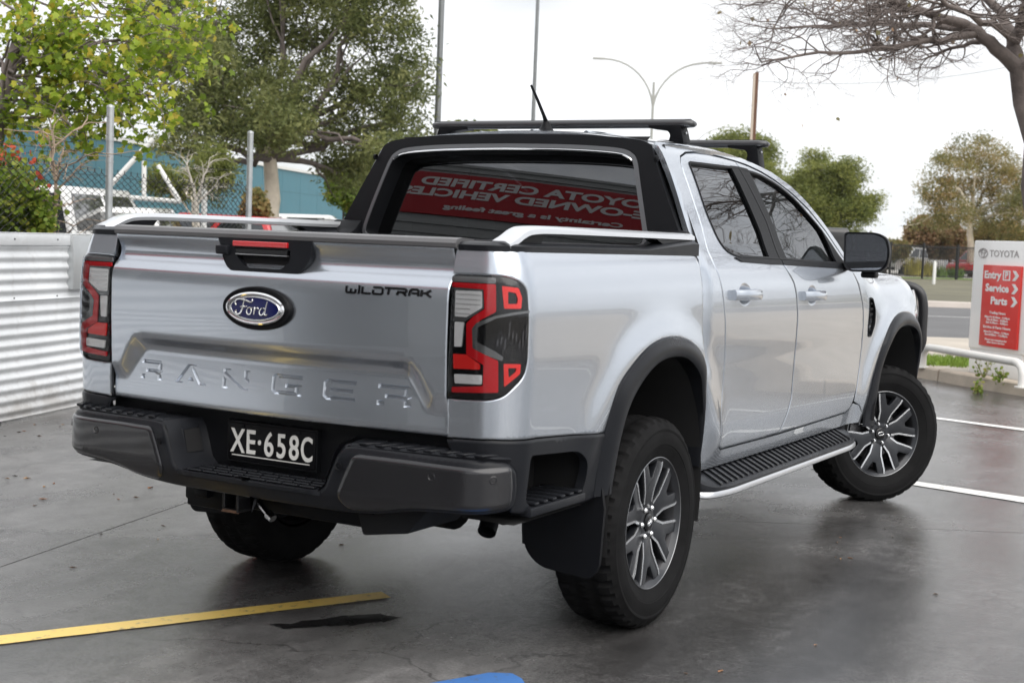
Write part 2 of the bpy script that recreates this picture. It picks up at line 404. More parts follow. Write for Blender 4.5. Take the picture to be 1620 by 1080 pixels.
GL_F=fillet([(1.262,1.752),(1.50,1.739),(1.70,1.700),(1.87,1.642),(2.10,1.515),(2.21,1.425),(2.20,1.335),(1.345,1.352),(1.345,1.52)],[0,.05,.06,.06,.08,.02,.02,0,0],4)
GL_R_HOLE=[p for p in GL_R]
RR_IN=smooth_open([(-.372,.545),(-.366,.66),(-.355,.75),(-.325,.83),(-.25,.905),(-.13,.972),(.006,.995),(.15,.982),(.285,.915),(.355,.81),(.385,.70),(.392,.545)],5)
RR_OUT=smooth_open([(-.475,.545),(-.475,.66),(-.463,.765),(-.409,.90),(-.31,.976),(-.169,1.041),(-.007,1.066),(.163,1.051),(.305,.995),(.378,.91),(.402,.80),(.404,.545)],5)
FR_IN=[(3.27+a*(1.0 if a<0 else 1.12),z) for a,z in smooth_open([(-.40,.47),(-.405,.60),(-.39,.75),(-.345,.86),(-.26,.94),(-.14,.985),(0,1.0),(.14,.985),(.26,.94),(.345,.86),(.39,.75),(.40,.62)],5)]
FR_OUT=[(3.27+a*(1.0 if a<0 else 1.10),z) for a,z in smooth_open([(-.52,.47),(-.50,.60),(-.455,.79),(-.40,.90),(-.30,.995),(-.16,1.055),(0,1.072),(.16,1.055),(.30,.995),(.40,.90),(.455,.79),(.48,.65)],5)]
yu=lambda y:y+SU1-(YR+RC)          # y -> corner parameter u
CAB=[(.474,1.803),(.60,1.812),(.85,1.818),(1.1,1.818),(1.4,1.802),(1.7,1.757),(1.9,1.702),(2.04,1.640),(2.19,1.545),(2.33,1.435),(2.40,1.36),(2.395,1.312),(2.378,1.308),
     (2.351,1.348),(2.298,1.405),(2.192,1.498),(2.040,1.598),(1.893,1.662),(1.697,1.722),(1.56,1.752),(1.402,1.775),(1.26,1.786),(1.104,1.793),(.98,1.796),(.824,1.792),(.718,1.783),(.634,1.761),(.605,1.731),(.591,1.692),(.579,1.582),(.572,1.481),(.549,1.381),(.549,1.315),(.571,1.256),(.601,1.157),(.625,1.072),(.657,.939),(.661,.84),(.648,.754),(.645,.66),(.661,.588),(.698,.571),(1.39,.565),(2.435,.571),(2.485,.583),(2.528,.615),
     (2.60,.60),(2.70,.515),(2.70,.505),(.42,.505),(.418,.80),(.416,1.30),(.418,1.345),(.430,1.38),(.432,1.45),(.448,1.59),(.463,1.74),(.466,1.785)]
def side_parts(mir):
    S_=dict(mirror=mir)
    panel('cab_side',CAB,side,.03,PAINT,T,flange=.022,**S_)
    # bed side with rounded rear corner: hole cut for the lamp, arch cut
    arch=[(yu(y),z) for y,z in RR_OUT if z>.75]
    top=[(.0,1.366),(.10,1.370),(.2,1.372),(.45,1.372),(1.05,1.366),(yu(.30),1.364),(yu(.395),1.360)]
    bed=[(.004,.790),(.166,.798),(.354,.794),(arch[0][0]-.002,.766)]+arch[1:]+[(yu(.398),.79),(yu(.398),1.0)]+top[::-1]
    lamp=fillet([(.001,1.286),(.105,1.289),(.205,1.287),(.268,1.262),(.274,1.128),(.274,1.031),(.262,.985),(.195,.925),(.150,.914),(.001,.908)],[0,.03,.04,.035,.05,.04,.04,.05,.03,0],4)
    bed=bed[:-1]+[(.002,1.366),(.002,1.286)]+lamp[1:-1]+[(.002,.908)]
    panel('bed_side',bed,corner,.022,PAINT,T,flange=.02,rim=(.006,.002),**S_)
    # doors
    for nm,dl,gl in (('rear_door',DOOR_R,GL_R),('front_door',DOOR_F,GL_F)):
        # window opening reaches the shared pillar edge: cut it out of the outline
        hy,hz=(.685,1.207) if nm=='rear_door' else (1.545,1.190); cupo=[(hy+.145+.072*math.cos(2*math.pi*k/20),hz+.048*math.sin(2*math.pi*k/20)) for k in range(20)]
        d=panel(nm,dl,side,.026,PAINT,T,rim=(.007,.0025),holes=[cupo,[(a+(b_-a)*0,c) for a,b_,c in ((p[0],0,p[1]) for p in inset_for(gl,nm))]],flange=.022,**S_)
        if nm=='rear_door':
            g=panel('window',offset_poly(gl,-.004),side,.05,PRIV,d,flange=0,off=-.010,**S_)
        else:
            g=panel('window',offset_poly(gl,-.004),side,.05,CLEARG,d,flange=0,off=-.010,**S_)
    # black pillar applique and weather strips
    panel('pillar_trim',[(1.165,1.754),(1.258,1.756),(1.341,1.52),(1.341,1.345),(1.215,1.345),(1.222,1.47)],side,.03,BLK,T,flange=.01,off=.002,**S_)
    panel('pillar_trim',[(1.266,1.756),(1.372,1.752),(1.425,1.50),(1.438,1.345),(1.349,1.345),(1.349,1.52)],side,.03,BLK,T,flange=.01,off=.002,**S_)
    panel('belt_strip',[(.80,1.356),(1.343,1.349),(1.343,1.330),(1.20,1.331),(.86,1.340)],side,.03,BLK,T,flange=.006,off=.005,**S_)
    panel('belt_strip',[(1.351,1.349),(2.20,1.336),(2.20,1.314),(1.351,1.330)],side,.03,BLK,T,flange=.006,off=.005,**S_)
    panel('window_corner',fillet([(2.10,1.515),(2.205,1.43),(2.30,1.335),(2.30,1.312),(2.16,1.312),(2.15,1.42)],.015,3),side,.03,BLK,T,flange=.01,off=.004,**S_)
    for gl in (GL_R,GL_F):
        ring(gl,side,.009,BLK,T,mir,'window_seal',.004)
    # fender
    far=[(y,z) for y,z in FR_OUT]
    fen=[(2.380,1.300),(2.462,1.236),(2.548,1.127),(2.593,1.02),(2.611,.914),(2.598,.80),(2.568,.70),(2.545,.625),(2.61,.60),(2.70,.52)]+[(y,z) for y,z in far if not (y>3.27 and z<.80)]+[(3.93,.83),(3.95,.98),(3.92,1.02),(3.80,1.04),(3.70,1.10),(3.62,1.19),(3.60,1.268),(3.2,1.292),(2.8,1.305),(2.5,1.308)]
    vent=fillet([(2.672,1.165),(2.735,1.158),(2.778,1.10),(2.782,1.02),(2.735,.955),(2.695,.952),(2.680,1.0)],.015,3)
    f=panel('front_fender',fen,side,.026,PAINT,T,holes=[vent],flange=.025,rim=(.007,.0025),**S_)
    v=panel('fender_vent',offset_poly(vent,-.006),side,.03,GLOSSK,f,flange=0,off=-.022,**S_)
    ring(vent,side,.008,BLK,f,mir,'vent_surround',.004)
    b=MB()
    for k in range(6):
        z=.985+k*.028; q=side(2.705+.004*k,z); b.box((q[0]-.020,2.695+.003*k,z),(q[0]-.004,2.745+.003*k,z+.010))
    b.build('vent_fin',BLK,f,mirror=mir)
    # dark inner shell behind every shut line
    inner=[(.42,.52),(.42,1.34),(.60,1.34),(2.36,1.315),(2.62,1.1),(2.62,.52)]
    panel('inner_panel',inner,side,.10,VOID,T,flange=0,off=-.026,**S_)
    panel('inner_panel',[(2.45,1.27),(3.55,1.24),(3.6,1.08),(3.27,1.03),(2.95,.95),(2.72,.60),(2.50,.60)],side,.10,VOID,T,flange=0,off=-.030,**S_)
    panel('inner_panel',[(-.93+1.32,1.34),(yu(.38),1.33),(yu(.38),1.08),(yu(0),1.10),(yu(-.45),.95),(.32,.82)],corner,.10,VOID,T,flange=0,off=-.028,**S_)
    # door handles
    for y0,zc in ((.685,1.207),(1.545,1.190)):
        h=handle(y0,zc,mir)
    # arch flares
    flare(RR_OUT,RR_IN,'rear_arch_flare',mir)
    flare(FR_OUT,FR_IN,'front_arch_flare',mir)
    # lower cladding behind the rear bumper, with the corner step opening
    hole=fillet([(.318,.742),(.628,.722),(.672,.690),(.700,.62),(.690,.556),(.66,.545),(.36,.572),(.318,.60)],[.02,.04,.04,.03,.03,.02,.02,.02],4)
    arch=[(yu(y)-.004,z) for y,z in RR_IN if z<.745 and y<0]
    clad=[(.002,.783),(.166,.791),(.354,.787),(arch[-1][0]-.09,.760),(arch[-1][0],.745)]+arch[::-1]+[(.74,.535),(.37,.556),(.25,.57),(.24,.70),(.02,.74)]
    panel('lower_cladding',clad,corner,.03,CHAR,T,holes=[hole],flange=.03,off=.004,rim=(.008,.005),**S_)
    # recess box and ledge of that opening
    b=MB(); q0=(.70,-.965,.53); q1=(.905,-.545,.76)
    b.add([(.72,-1.0,.53),(.905,-1.0,.53),(.905,-.55,.53),(.72,-.55,.53),(.72,-1.0,.76),(.905,-1.0,.76),(.905,-.55,.76),(.72,-.55,.76)],[(0,1,2,3),(7,6,5,4),(3,7,4,0),(2,6,7,3)])
    b.build('corner_recess',VOID,T,smooth=False,mirror=mir)
    b=MB(); b.box((.76,-.93,.545),(.925,-.56,.575))
    for k in range(6): b.box((.77,-.90+k*.058,.577),(.922,-.87+k*.058,.588))
    b.build('corner_step',CHAR,T,bevel=.006,mirror=mir)
    # mud flap
    b=MB(); fl=fillet([(.632,.52),(.638,.33),(.70,.272),(.90,.256),(.928,.30),(.938,.50),(.925,.58),(.66,.62)],[0,.04,.05,.04,.02,0,0,0],4)
    b.prism(fl,lambda x,z:(x,-.455-.05*(z-.5)*0+.03*(x-.63),z),lambda x,z:(x,-.440+.03*(x-.63),z)); b.build('mud_flap',BLK,T,mirror=mir)
    lamp_parts(mir); bumper_end(mir); side_step(mir); bed_rail(mir); mirror_parts(mir); liners(mir); head_lamp(mir)
def inset_for(gl,nm):
    """window hole kept a hair inside the door outline where glass meets the pillar"""
    if nm=='rear_door': return [(min(y,1.258-(z<1.75)*0+0) if z>1.70 else min(y,1.330),z) if y>1.2 else (y,z) for y,z in gl]
    return [(max(y,1.29),z) if z>1.70 and y<1.35 else ((max(y,1.368),z) if y<1.4 else (y,z)) for y,z in gl]
def ring(poly,fn,w,m,parent,mir,name,off=0.):
    P=dedupe(densify(dedupe(list(poly)),.03)); Q=offset_poly(P,w); n=len(P)
    A=np.array(P); B=np.array(Q); N0=surf_normal(fn,A[:,0],A[:,1]); X0=fn(A[:,0],A[:,1]); N1=surf_normal(fn,B[:,0],B[:,1]); X1=fn(B[:,0],B[:,1])
    V=np.concatenate([X0-N0*.012,X0+N0*off,X1+N1*(off*.6),X1-N1*.014]); F=[]
    for k in range(3):
        for i in range(n): j=(i+1)%n; F.append((k*n+i,k*n+j,(k+1)*n+j,(k+1)*n+i))
    b=MB(); b.add(V,F); return b.build(name,m,parent,mirror=mir)
def handle(y0,zc,mir):
    L=.285; x0=float(side_x(y0+.14,zc)); dr=T
    # dished cup
    b=MB(); n=20; ringv=[]
    for k in range(n): ringv.append((math.cos(2*math.pi*k/n),math.sin(2*math.pi*k/n)))
    V=[];F=[]
    for j,(s,dd) in enumerate(((1,-.003),(.88,-.0045),(.60,-.010),(.0,-.0125))):
        for c,s_ in ringv:
            yy=y0+.145+c*.072*s; zz=zc+s_*.048*s; V.append((float(side_x(yy,zz))+dd+.0028,yy,zz))
    for j in range(3):
        for k in range(n): k2=(k+1)%n; F.append((j*n+k,j*n+k2,(j+1)*n+k2,(j+1)*n+k))
    b.add(V,F); cup=b.build('handle_cup',PAINT,dr,mirror=mir)
    b=MB(); pts=[]
    for k in range(13):
        t=k/12; yy=y0+t*L; pts.append((yy, x0+.006+.040*math.sin(math.pi*min(max((t*1.16-.08),0),1))**.45))
    V=[];F=[];
    prof=[(0,-.022),(.010,-.020),(.014,-.008),(.014,.010),(.009,.020),(0,.022),(-.010,.018),(-.012,0),(-.010,-.018)]
    for yy,xx in pts:
        for dx,dz in prof: V.append((xx+dx,yy,zc+dz))
    n=len(prof)
    for i in range(len(pts)-1):
        for k in range(n): k2=(k+1)%n; F.append((i*n+k,i*n+k2,(i+1)*n+k2,(i+1)*n+k))
    F.append(tuple(range(n))[::-1]); F.append(tuple((len(pts)-1)*n+k for k in range(n)))
    b.add(V,F); b.build('door_handle',PAINT,dr,mirror=mir,angle=60)
    return b
def flare(OUT,IN,name,mir):
    n=min(len(OUT),len(IN)); A=np.array(OUT[:n]); B=np.array(IN[:n]); V=[];F=[]
    rows=[(0,-.006),(0.02,.006),(.25,.017),(.55,.024),(.85,.027),(1.0,.022),(1.04,.0),(1.05,-.08)]
    for s,d in rows:
        P=A+(B-A)*min(s,1.0)+(0)
        xs=side_x(np.clip(A[:,0]+(B[:,0]-A[:,0])*.3,-9,.33) if 'rear' in name else P[:,0],np.maximum(P[:,1],.56))
        for (y,z),x in zip(P,xs): V.append((float(x)+d,float(y),float(z)))
    for k in range(len(rows)-1):
        for i in range(n-1): F.append((k*n+i,k*n+i+1,(k+1)*n+i+1,(k+1)*n+i))
    b=MB(); b.add(V,F); b.build(name,CHAR,T,mirror=mir,angle=50)
def liners(mir):
    for yc in (0,3.27):
        b=MB(); prof=[]
        r0=.50 if yc==0 else .53
        V=[];F=[];n=22
        for x in (.935,.60):
            for k in range(n+1):
                e0=R(-14) if yc==0 else R(4); a=e0+(math.pi-2*e0)*k/n; V.append((x,yc+math.cos(a)*r0*(.82 if yc==0 else .86),.46+math.sin(a)*(r0+.04)))
        for k in range(n): F.append((k,k+1,n+2+k,n+1+k))
        F.append(tuple(n+1+k for k in range(n+1)))
        b.add(V,F); b.build('wheel_arch_liner',LINER,T,mirror=mir)

# ---- rear lamp
def lamp_parts(mir):
    K=dict(mirror=mir,flange=.004)
    lamp=fillet([(.004,1.283),(.105,1.286),(.205,1.284),(.264,1.259),(.271,1.128),(.271,1.031),(.259,.987),(.193,.929),(.150,.918),(.004,.912)],[0,.03,.04,.035,.05,.04,.04,.05,.03,0],4)
    L=panel('tail_lamp',lamp,corner,.02,GLOSSK,T,mirror=mir,flange=.03,off=.000)
    def p(nm,poly,m,off=.0045,r=.004,**k):
        panel(nm,fillet(poly,r,3),corner,.012,m,L,mirror=mir,flange=.006,off=off,**k)
    p('light_bar',[(.006,1.262),(.158,1.262),(.160,1.181),(.109,1.152),(.094,1.128),(.090,1.081),(.113,1.059),(.172,1.035),(.177,.940),(.020,.930),(.020,.946),(.128,.957),(.128,1.021),(.068,1.048),(.064,1.141),(.085,1.162),(.124,1.187),(.119,1.246),(.006,1.248)],RED)
    p('upper_trim',[(.004,1.280),(.10,1.282),(.158,1.281),(.158,1.264),(.004,1.264)],mat('smoke_trim',(.14,.14,.145),.2,.3))
    p('reverse_lens',[(.020,1.238),(.113,1.240),(.116,1.191),(.063,1.160),(.022,1.160)],WHITEL)
    p('indicator_lens',[(.022,1.144),(.055,1.144),(.050,1.070),(.024,1.069)],WHITEL)
    p('brake_lens',[(.021,1.047),(.066,1.048),(.115,1.022),(.117,1.006),(.024,1.002)],REDB)
    p('lower_lens',[(.027,.986),(.124,.990),(.125,.962),(.030,.958)],WHITEL)
    p('side_marker',[(.177,1.258),(.231,1.253),(.242,1.225),(.238,1.192),(.184,1.191)],REDB,holes=[fillet([(.196,1.242),(.221,1.238),(.228,1.221),(.225,1.206),(.196,1.205)],.003,2)])
    p('side_marker',[(.189,1.027),(.244,1.026),(.243,.997),(.194,.957)],REDB,holes=[fillet([(.203,1.014),(.230,1.014),(.229,1.003),(.207,.985)],.003,2)])
    p('silver_surround',[(.085,1.127),(.100,1.145),(.158,1.169),(.214,1.181),(.268,1.187),(.268,1.180),(.215,1.173),(.162,1.162),(.105,1.132),(.103,1.089),(.159,1.065),(.187,1.047),(.184,1.035),(.131,1.052),(.090,1.069)],mat('lamp_silver',(.17,.175,.18),.2,.6),off=.006,r=.002)

    # ribs inside the clear lenses, reflector slats in the dark pocket, clear outer cover
    DCH=mat('dark_reflector',(.10,.10,.11),.12,.9)
    for k in range(5):
        z=1.168+.0145*k; p('lens_rib',[(.024,z),(.110 if z>1.19 else .075,z),(.110 if z>1.19 else .075,z+.0035),(.024,z+.0035)],mat('lens_rib',(.70,.71,.72),.15,.4),off=.0062,r=0)
    rr=random.Random(4)
    for k in range(9):
        u=.165+.0115*k; z0=1.075+rr.uniform(-.012,.03); z1=z0+rr.uniform(.025,.06); p('reflector_slat',[(u,z0),(u+.005,z0+.008),(u+.0065,z1),(u+.001,z1-.006)],DCH,off=.003,r=0)
    p('inner_trim',[(.007,1.246),(.116,1.246),(.121,1.189),(.066,1.152),(.060,1.150),(.060,1.146),(.016,1.146),(.016,1.242),(.007,1.242)],mat('lamp_silver',(.17,.175,.18),.2,.6),off=.003,r=.001)
    panel('outer_lens',lamp,corner,.025,glass('lamp_cover',(1,1,1),ior=1.28),L,mirror=mir,flange=0,off=.010,rim=(.02,.008))

# ---- bumper
_B=[(0,-1.19),(.3,-1.182),(.6,-1.157),(.78,-1.138),(.84,-1.12),(.885,-1.085),(.915,-1.03),(.93,-.97),(.935,-.90),(.935,-.6)]
_c=[0]
for _i in range(1,len(_B)): _c.append(_c[-1]+math.hypot(_B[_i][0]-_B[_i-1][0],_B[_i][1]-_B[_i-1][1]))
_bx=pchip([(_c[i],_B[i][0]) for i in range(len(_B))]); _by=pchip([(_c[i],_B[i][1]) for i in range(len(_B))])
def bump(u,z):
    u=np.asarray(u,float); z=np.asarray(z,float); a=np.abs(u); t=.05*np.clip((.60-z)/.09,0,1.6)**2+.012*sst(.70,.745,z)
    w=sst(1.05,.80,a); return np.stack([(_bx(a)-t*(1-w))*np.sign(u+1e-12),_by(a)+t*w,z+0*u],-1)
def bumper_end(mir):
    K=dict(mirror=mir)
    face=fillet([(.428,.712),(.60,.711),(.845,.706),(.950,.713),(.956,.653),(.953,.600),(.849,.588),(.70,.583),(.60,.572),(.50,.546),(.40,.540),(.368,.580),(.400,.655)],[.02,0,0,.012,0,.02,.05,.05,.05,.05,.03,.02,.03],4)
    shell=fillet([(.372,.742),(.42,.748),(.80,.743),(.952,.733),(.985,.70),(.990,.63),(.975,.580),(.849,.565),(.70,.560),(.60,.548),(.50,.522),(.36,.512),(0.0,.512),(0,.582),(.285,.582),(.312,.600),(.330,.645)],[.02,.02,.02,.02,.03,.03,.03,.05,.05,.05,.05,.05,0,0,.02,.03,.02],4)
    sh=panel('rear_bumper',shell,bump,.022,CHAR,T,flange=.05,rim=(.018,.012),rim_outline=[(u if u>1e-6 else -.4,z) for u,z in shell],**K)
    panel('painted_cap',face,bump,.022,GUN,sh,flange=.012,off=.010,rim=(.012,.007),**K)
    # parking sensors
    for u,z in ((.704,.676),(.891,.680),(.377,.674)):
        q=bump(np.array([u]),np.array([z]))[0]; nn=surf_normal(bump,np.array([u]),np.array([z]))[0]
        b=MB(); V=[];F=[]; n=16; qd=Vector(nn).to_track_quat('Z','Y')
        for rr,d in ((.0125,.008),(.0125,.0115),(.0105,.0122),(.009,.010),(0.0001,.0105)):
            for k in range(n): V.append(tuple(Vector(q)+qd@Vector((rr*math.cos(2*math.pi*k/n),rr*math.sin(2*math.pi*k/n),d))))
        for j in range(4):
            for k in range(n): k2=(k+1)%n; F.append((j*n+k,j*n+k2,(j+1)*n+k2,(j+1)*n+k))
        b.add(V,F); b.build('parking_sensor',GUN if u>.4 else BLK,sh,mirror=mir)
    # upper pad with chevron tread
    padf=lambda x,y:np.stack([np.asarray(x,float),np.asarray(y,float),.742-.10*np.clip(np.asarray(x,float)-.86,0,1)+.006*np.sin(np.clip((np.asarray(y,float)+1.19)/.06,0,1.57))+0*np.asarray(x,float)],-1)
    rear=[(float(_bx(u)),float(_by(u))+.013) for u in np.linspace(.392,.945,14)]
    pad=rear+[(.90,-1.00),(.36,-1.03)]
    panel('step_pad',pad,padf,.03,CHAR,sh,flange=.03,rim=(.012,.006),**K)
    b=MB()
    for k in range(8):
        x=.43+k*.056
        yb=float(_by(x))+.016
        poly=[(x,yb),(x+.030,yb),(x+.055,yb+.05),(x+.055,yb+.085),(x+.022,yb+.085),(x+.022,yb+.05)]
        b.prism(poly,lambda a,c:(a,c,.744),lambda a,c:(a,c,.7525))
    b.build('pad_tread',CHAR,sh,bevel=.002,seg=1,mirror=mir)
    # slope from the pad down to the centre step, joining the back wall
    secs=[]
    for t,(xo,zo) in enumerate(((.372,.7425),(.352,.715),(.335,.665),(.318,.612),(.290,.585))):
        secs.append([(xo,float(_by(xo))+.004,zo),(xo-.012,-1.13,zo+.003),(xo-.03,-1.06,zo+.005),(xo-.045,-1.035,zo+.006)])
    V=[];F=[]
    for s in secs: V+=s
    for i in range(4):
        for k in range(3): F.append((i*4+k,i*4+k+1,(i+1)*4+k+1,(i+1)*4+k))
    b=MB(); b.add(V,F); b.build('bumper_cheek',CHAR,sh,mirror=mir,angle=60)
    # pocket frame on the cheek
    fr=MB(); o=[(.345,-1.128,.722),(.325,-1.055,.728),(.300,-1.055,.632),(.322,-1.128,.628)]; c=Vector((.322,-1.09,.68)); nrm=Vector((-.95,-.1,-.2)).normalized()
    O=[Vector(p)+nrm*.002 for p in o]; I=[c+(p-c)*.80+nrm*.008 for p in O]; D=[c+(p-c)*.74-nrm*.05 for p in O]
    V=[tuple(p) for p in O+I+D]; F=[(i,(i+1)%4,4+(i+1)%4,4+i) for i in range(4)]
    fr.add(V,F); fr.build('pocket_frame',CHAR,sh,mirror=mir)
    fr=MB(); fr.add([tuple(p+nrm*.004) for p in I],[(0,1,2,3)]); fr.build('pocket',VOID,sh,mirror=mir,smooth=False)
def bumper_centre():
    sf=lambda x,y:np.stack([np.asarray(x,float),np.asarray(y,float)+0*np.asarray(x,float),.583+.030*(np.asarray(y,float)+1.19)+0*np.asarray(x,float)],-1)
    st=panel('centre_step',[(float(_bx(abs(u)))*(1 if u>0 else -1),float(_by(abs(u)))+.002) for u in np.linspace(-.30,.30,15)]+[(.27,-1.03),(-.27,-1.03)],sf,.05,CHAR,T,flange=.012)
    b=MB()
    for r in range(4):
        for k in range(8):
            x=-.27+k*.068+(.018 if r%2 else 0)
            if x>.245: continue
            y=-1.165+r*.034; b.box((x,y,.585+.03*(y+1.19)),(x+.060,y+.020,.5915+.03*(y+1.19)))
    b.build('tread_bars',CHAR,st,bevel=.0025,seg=1)
    b=MB(); b.box((-.74,-1.033,.60),(.74,-1.02,.80)); b.box((-.40,-1.031,.50),(.40,-1.02,.60)); b.build('bumper_back_wall',BLK,T)
    # number plate
    pl=MB(); pl.box((-.186,-1.060,.622),(.186,-1.044,.748)); P_=pl.build('number_plate',mat('plate_black',(.004,.004,.005),.45,spec=.15),T,bevel=.004)
    fr=MB()
    for a,c in (((-.192,-1.056,.616),(.192,-1.036,.622)),((-.192,-1.056,.748),(.192,-1.036,.754)),((-.192,-1.056,.622),(-.186,-1.036,.748)),((.186,-1.056,.622),(.192,-1.036,.748))): fr.box(a,c)
    fr.build('plate_frame',BLK,P_)
    for bx_,bz_ in ((-.12,.739),(.12,.739)):
        k_=MB(); k_.lathe([(-1.0595,.007),(-1.0635,.007),(-1.0645,0)],'y',12,(bx_,0,bz_)); k_.build('plate_bolt',BLK,P_)
    WH=mat('plate_white',(.66,.66,.64),.45)
    for txt,x,w in (('X',-.140,.98),('E',-.084,1.04),('·',-.046,1.0),('6',-.006,1.02),('5',.047,1.02),('8',.100,1.02),('C',.153,.86)):
        me=text_mesh('plate_character',txt,.114,WH,.0012,sx=w*.74,bold=.0015,res=8)
        o=link('plate_character',me,P_,(x,-1.0622,.684 if txt!='·' else .685),(math.pi/2,0,0))
    b=MB(); b.box((-.165,-1.0618,.6375),(.165,-1.0598,.6405)); b.build('plate_line',WH,P_)
    # tow hitch
    h=MB(); c0=(-.170,.470)
    t=.036
    for a,c in (((-.206,-1.06,.505),(-.134,-.80,.517)),((-.206,-1.06,.440),(-.134,-.80,.452)),((-.206,-1.06,.452),(-.194,-.80,.505)),((-.146,-1.06,.452),(-.134,-.80,.505))): h.box(a,c)
    H=h.build('tow_receiver',mat('tow_steel',(.025,.025,.027),.4,.6,var=.3,vscale=30),T,bevel=.002,seg=1)
    b=MB(); b.box((-.208,-1.0605,.4385),(-.132,-1.056,.4405)); b.box((-.200,-1.062,.4405),(-.140,-1.0605,.4475)); b.build('worn_lip',mat('rusty_steel',(.22,.13,.09),.6,.5,var=.3,vscale=60),H)
    b=MB(); b.tube([(-.135,-1.0,.490),(-.115,-1.006,.493),(-.095,-1.012,.487),(-.070,-1.018,.472),(-.040,-1.024,.452),(-.028,-1.026,.446)],.0105,10); b.tube([(-.030,-1.026,.447),(-.006,-1.030,.434)],[.017,.014],10); b.build('hitch_pin',CHROME,H)
    b=MB(); b.box((-.42,-1.00,.425),(-.25,-.93,.51)); b.box((-.36,-1.03,.465),(-.30,-1.0,.495)); b.build('trailer_socket',BLK,T,bevel=.006)
    b=MB(); b.box((-.45,-.98,.44),(.45,-.88,.52)); b.build('tow_bar',BLK,T,bevel=.01)
# ---- side step, rails, mirrors
def side_step(mir):
    pl=fillet([(.80,.42),(.955,.44),(.985,.60),(.985,2.25),(.955,2.42),(.80,2.46)],[.01,.06,.08,.08,.06,.01],5)
    zt=lambda x:.446+.42*(.985-x); b=MB(); b.prism(pl,lambda x,y:(x,y,.418),lambda x,y:(x,y,zt(x))); st=b.build('side_step',CHAR,T,bevel=.006,mirror=mir)
    o=[p for p in pl if p[0]>.86]; P=[(x+.004,y,.420) for x,y in o]
    V=[];F=[];prof=[(-.006,.013),(.004,.013),(.008,.007),(.008,-.008),(.002,-.013),(-.012,-.015)]
    n=len(prof)
    for i,(x,y) in enumerate(o):
        d=Vector((o[min(i+1,len(o)-1)][0]-o[max(i-1,0)][0],o[min(i+1,len(o)-1)][1]-o[max(i-1,0)][1],0)).normalized(); nr=Vector((d.y,-d.x,0))
        for a,c in prof: V.append((x+nr.x*a,y+nr.y*a,.424+c))
    for i in range(len(o)-1):
        for k in range(n): k2=(k+1)%n; F.append((i*n+k,i*n+k2,(i+1)*n+k2,(i+1)*n+k))
    b=MB(); b.add(V,F); b.build('step_edge',ALU,st,mirror=mir,merge=True)
    b=MB()
    for k in range(30):
        y=.56+k*.060; w=.060+.035*math.sin(math.pi*k/29)
        xi=.968-w*1.62; zi=zt(xi)-.001; zo=zt(.966)-.001
        b.add([(xi,y+.018,zi),(.966,y-.012,zo),(.966,y+.010,zo),(xi,y+.036,zi),(xi,y+.018,zi+.010),(.966,y-.012,zo+.010),(.966,y+.010,zo+.010),(xi,y+.036,zi+.010)],[(0,3,2,1),(4,5,6,7),(0,1,5,4),(1,2,6,5),(2,3,7,6),(3,0,4,7)])
    b.build('step_ribs',CHAR,st,bevel=.002,seg=1,mirror=mir)
    b=MB(); b.box((.74,.44,.40),(.850,2.60,.500)); b.build('sill_skirt',BLK,T,bevel=.02,mirror=mir)
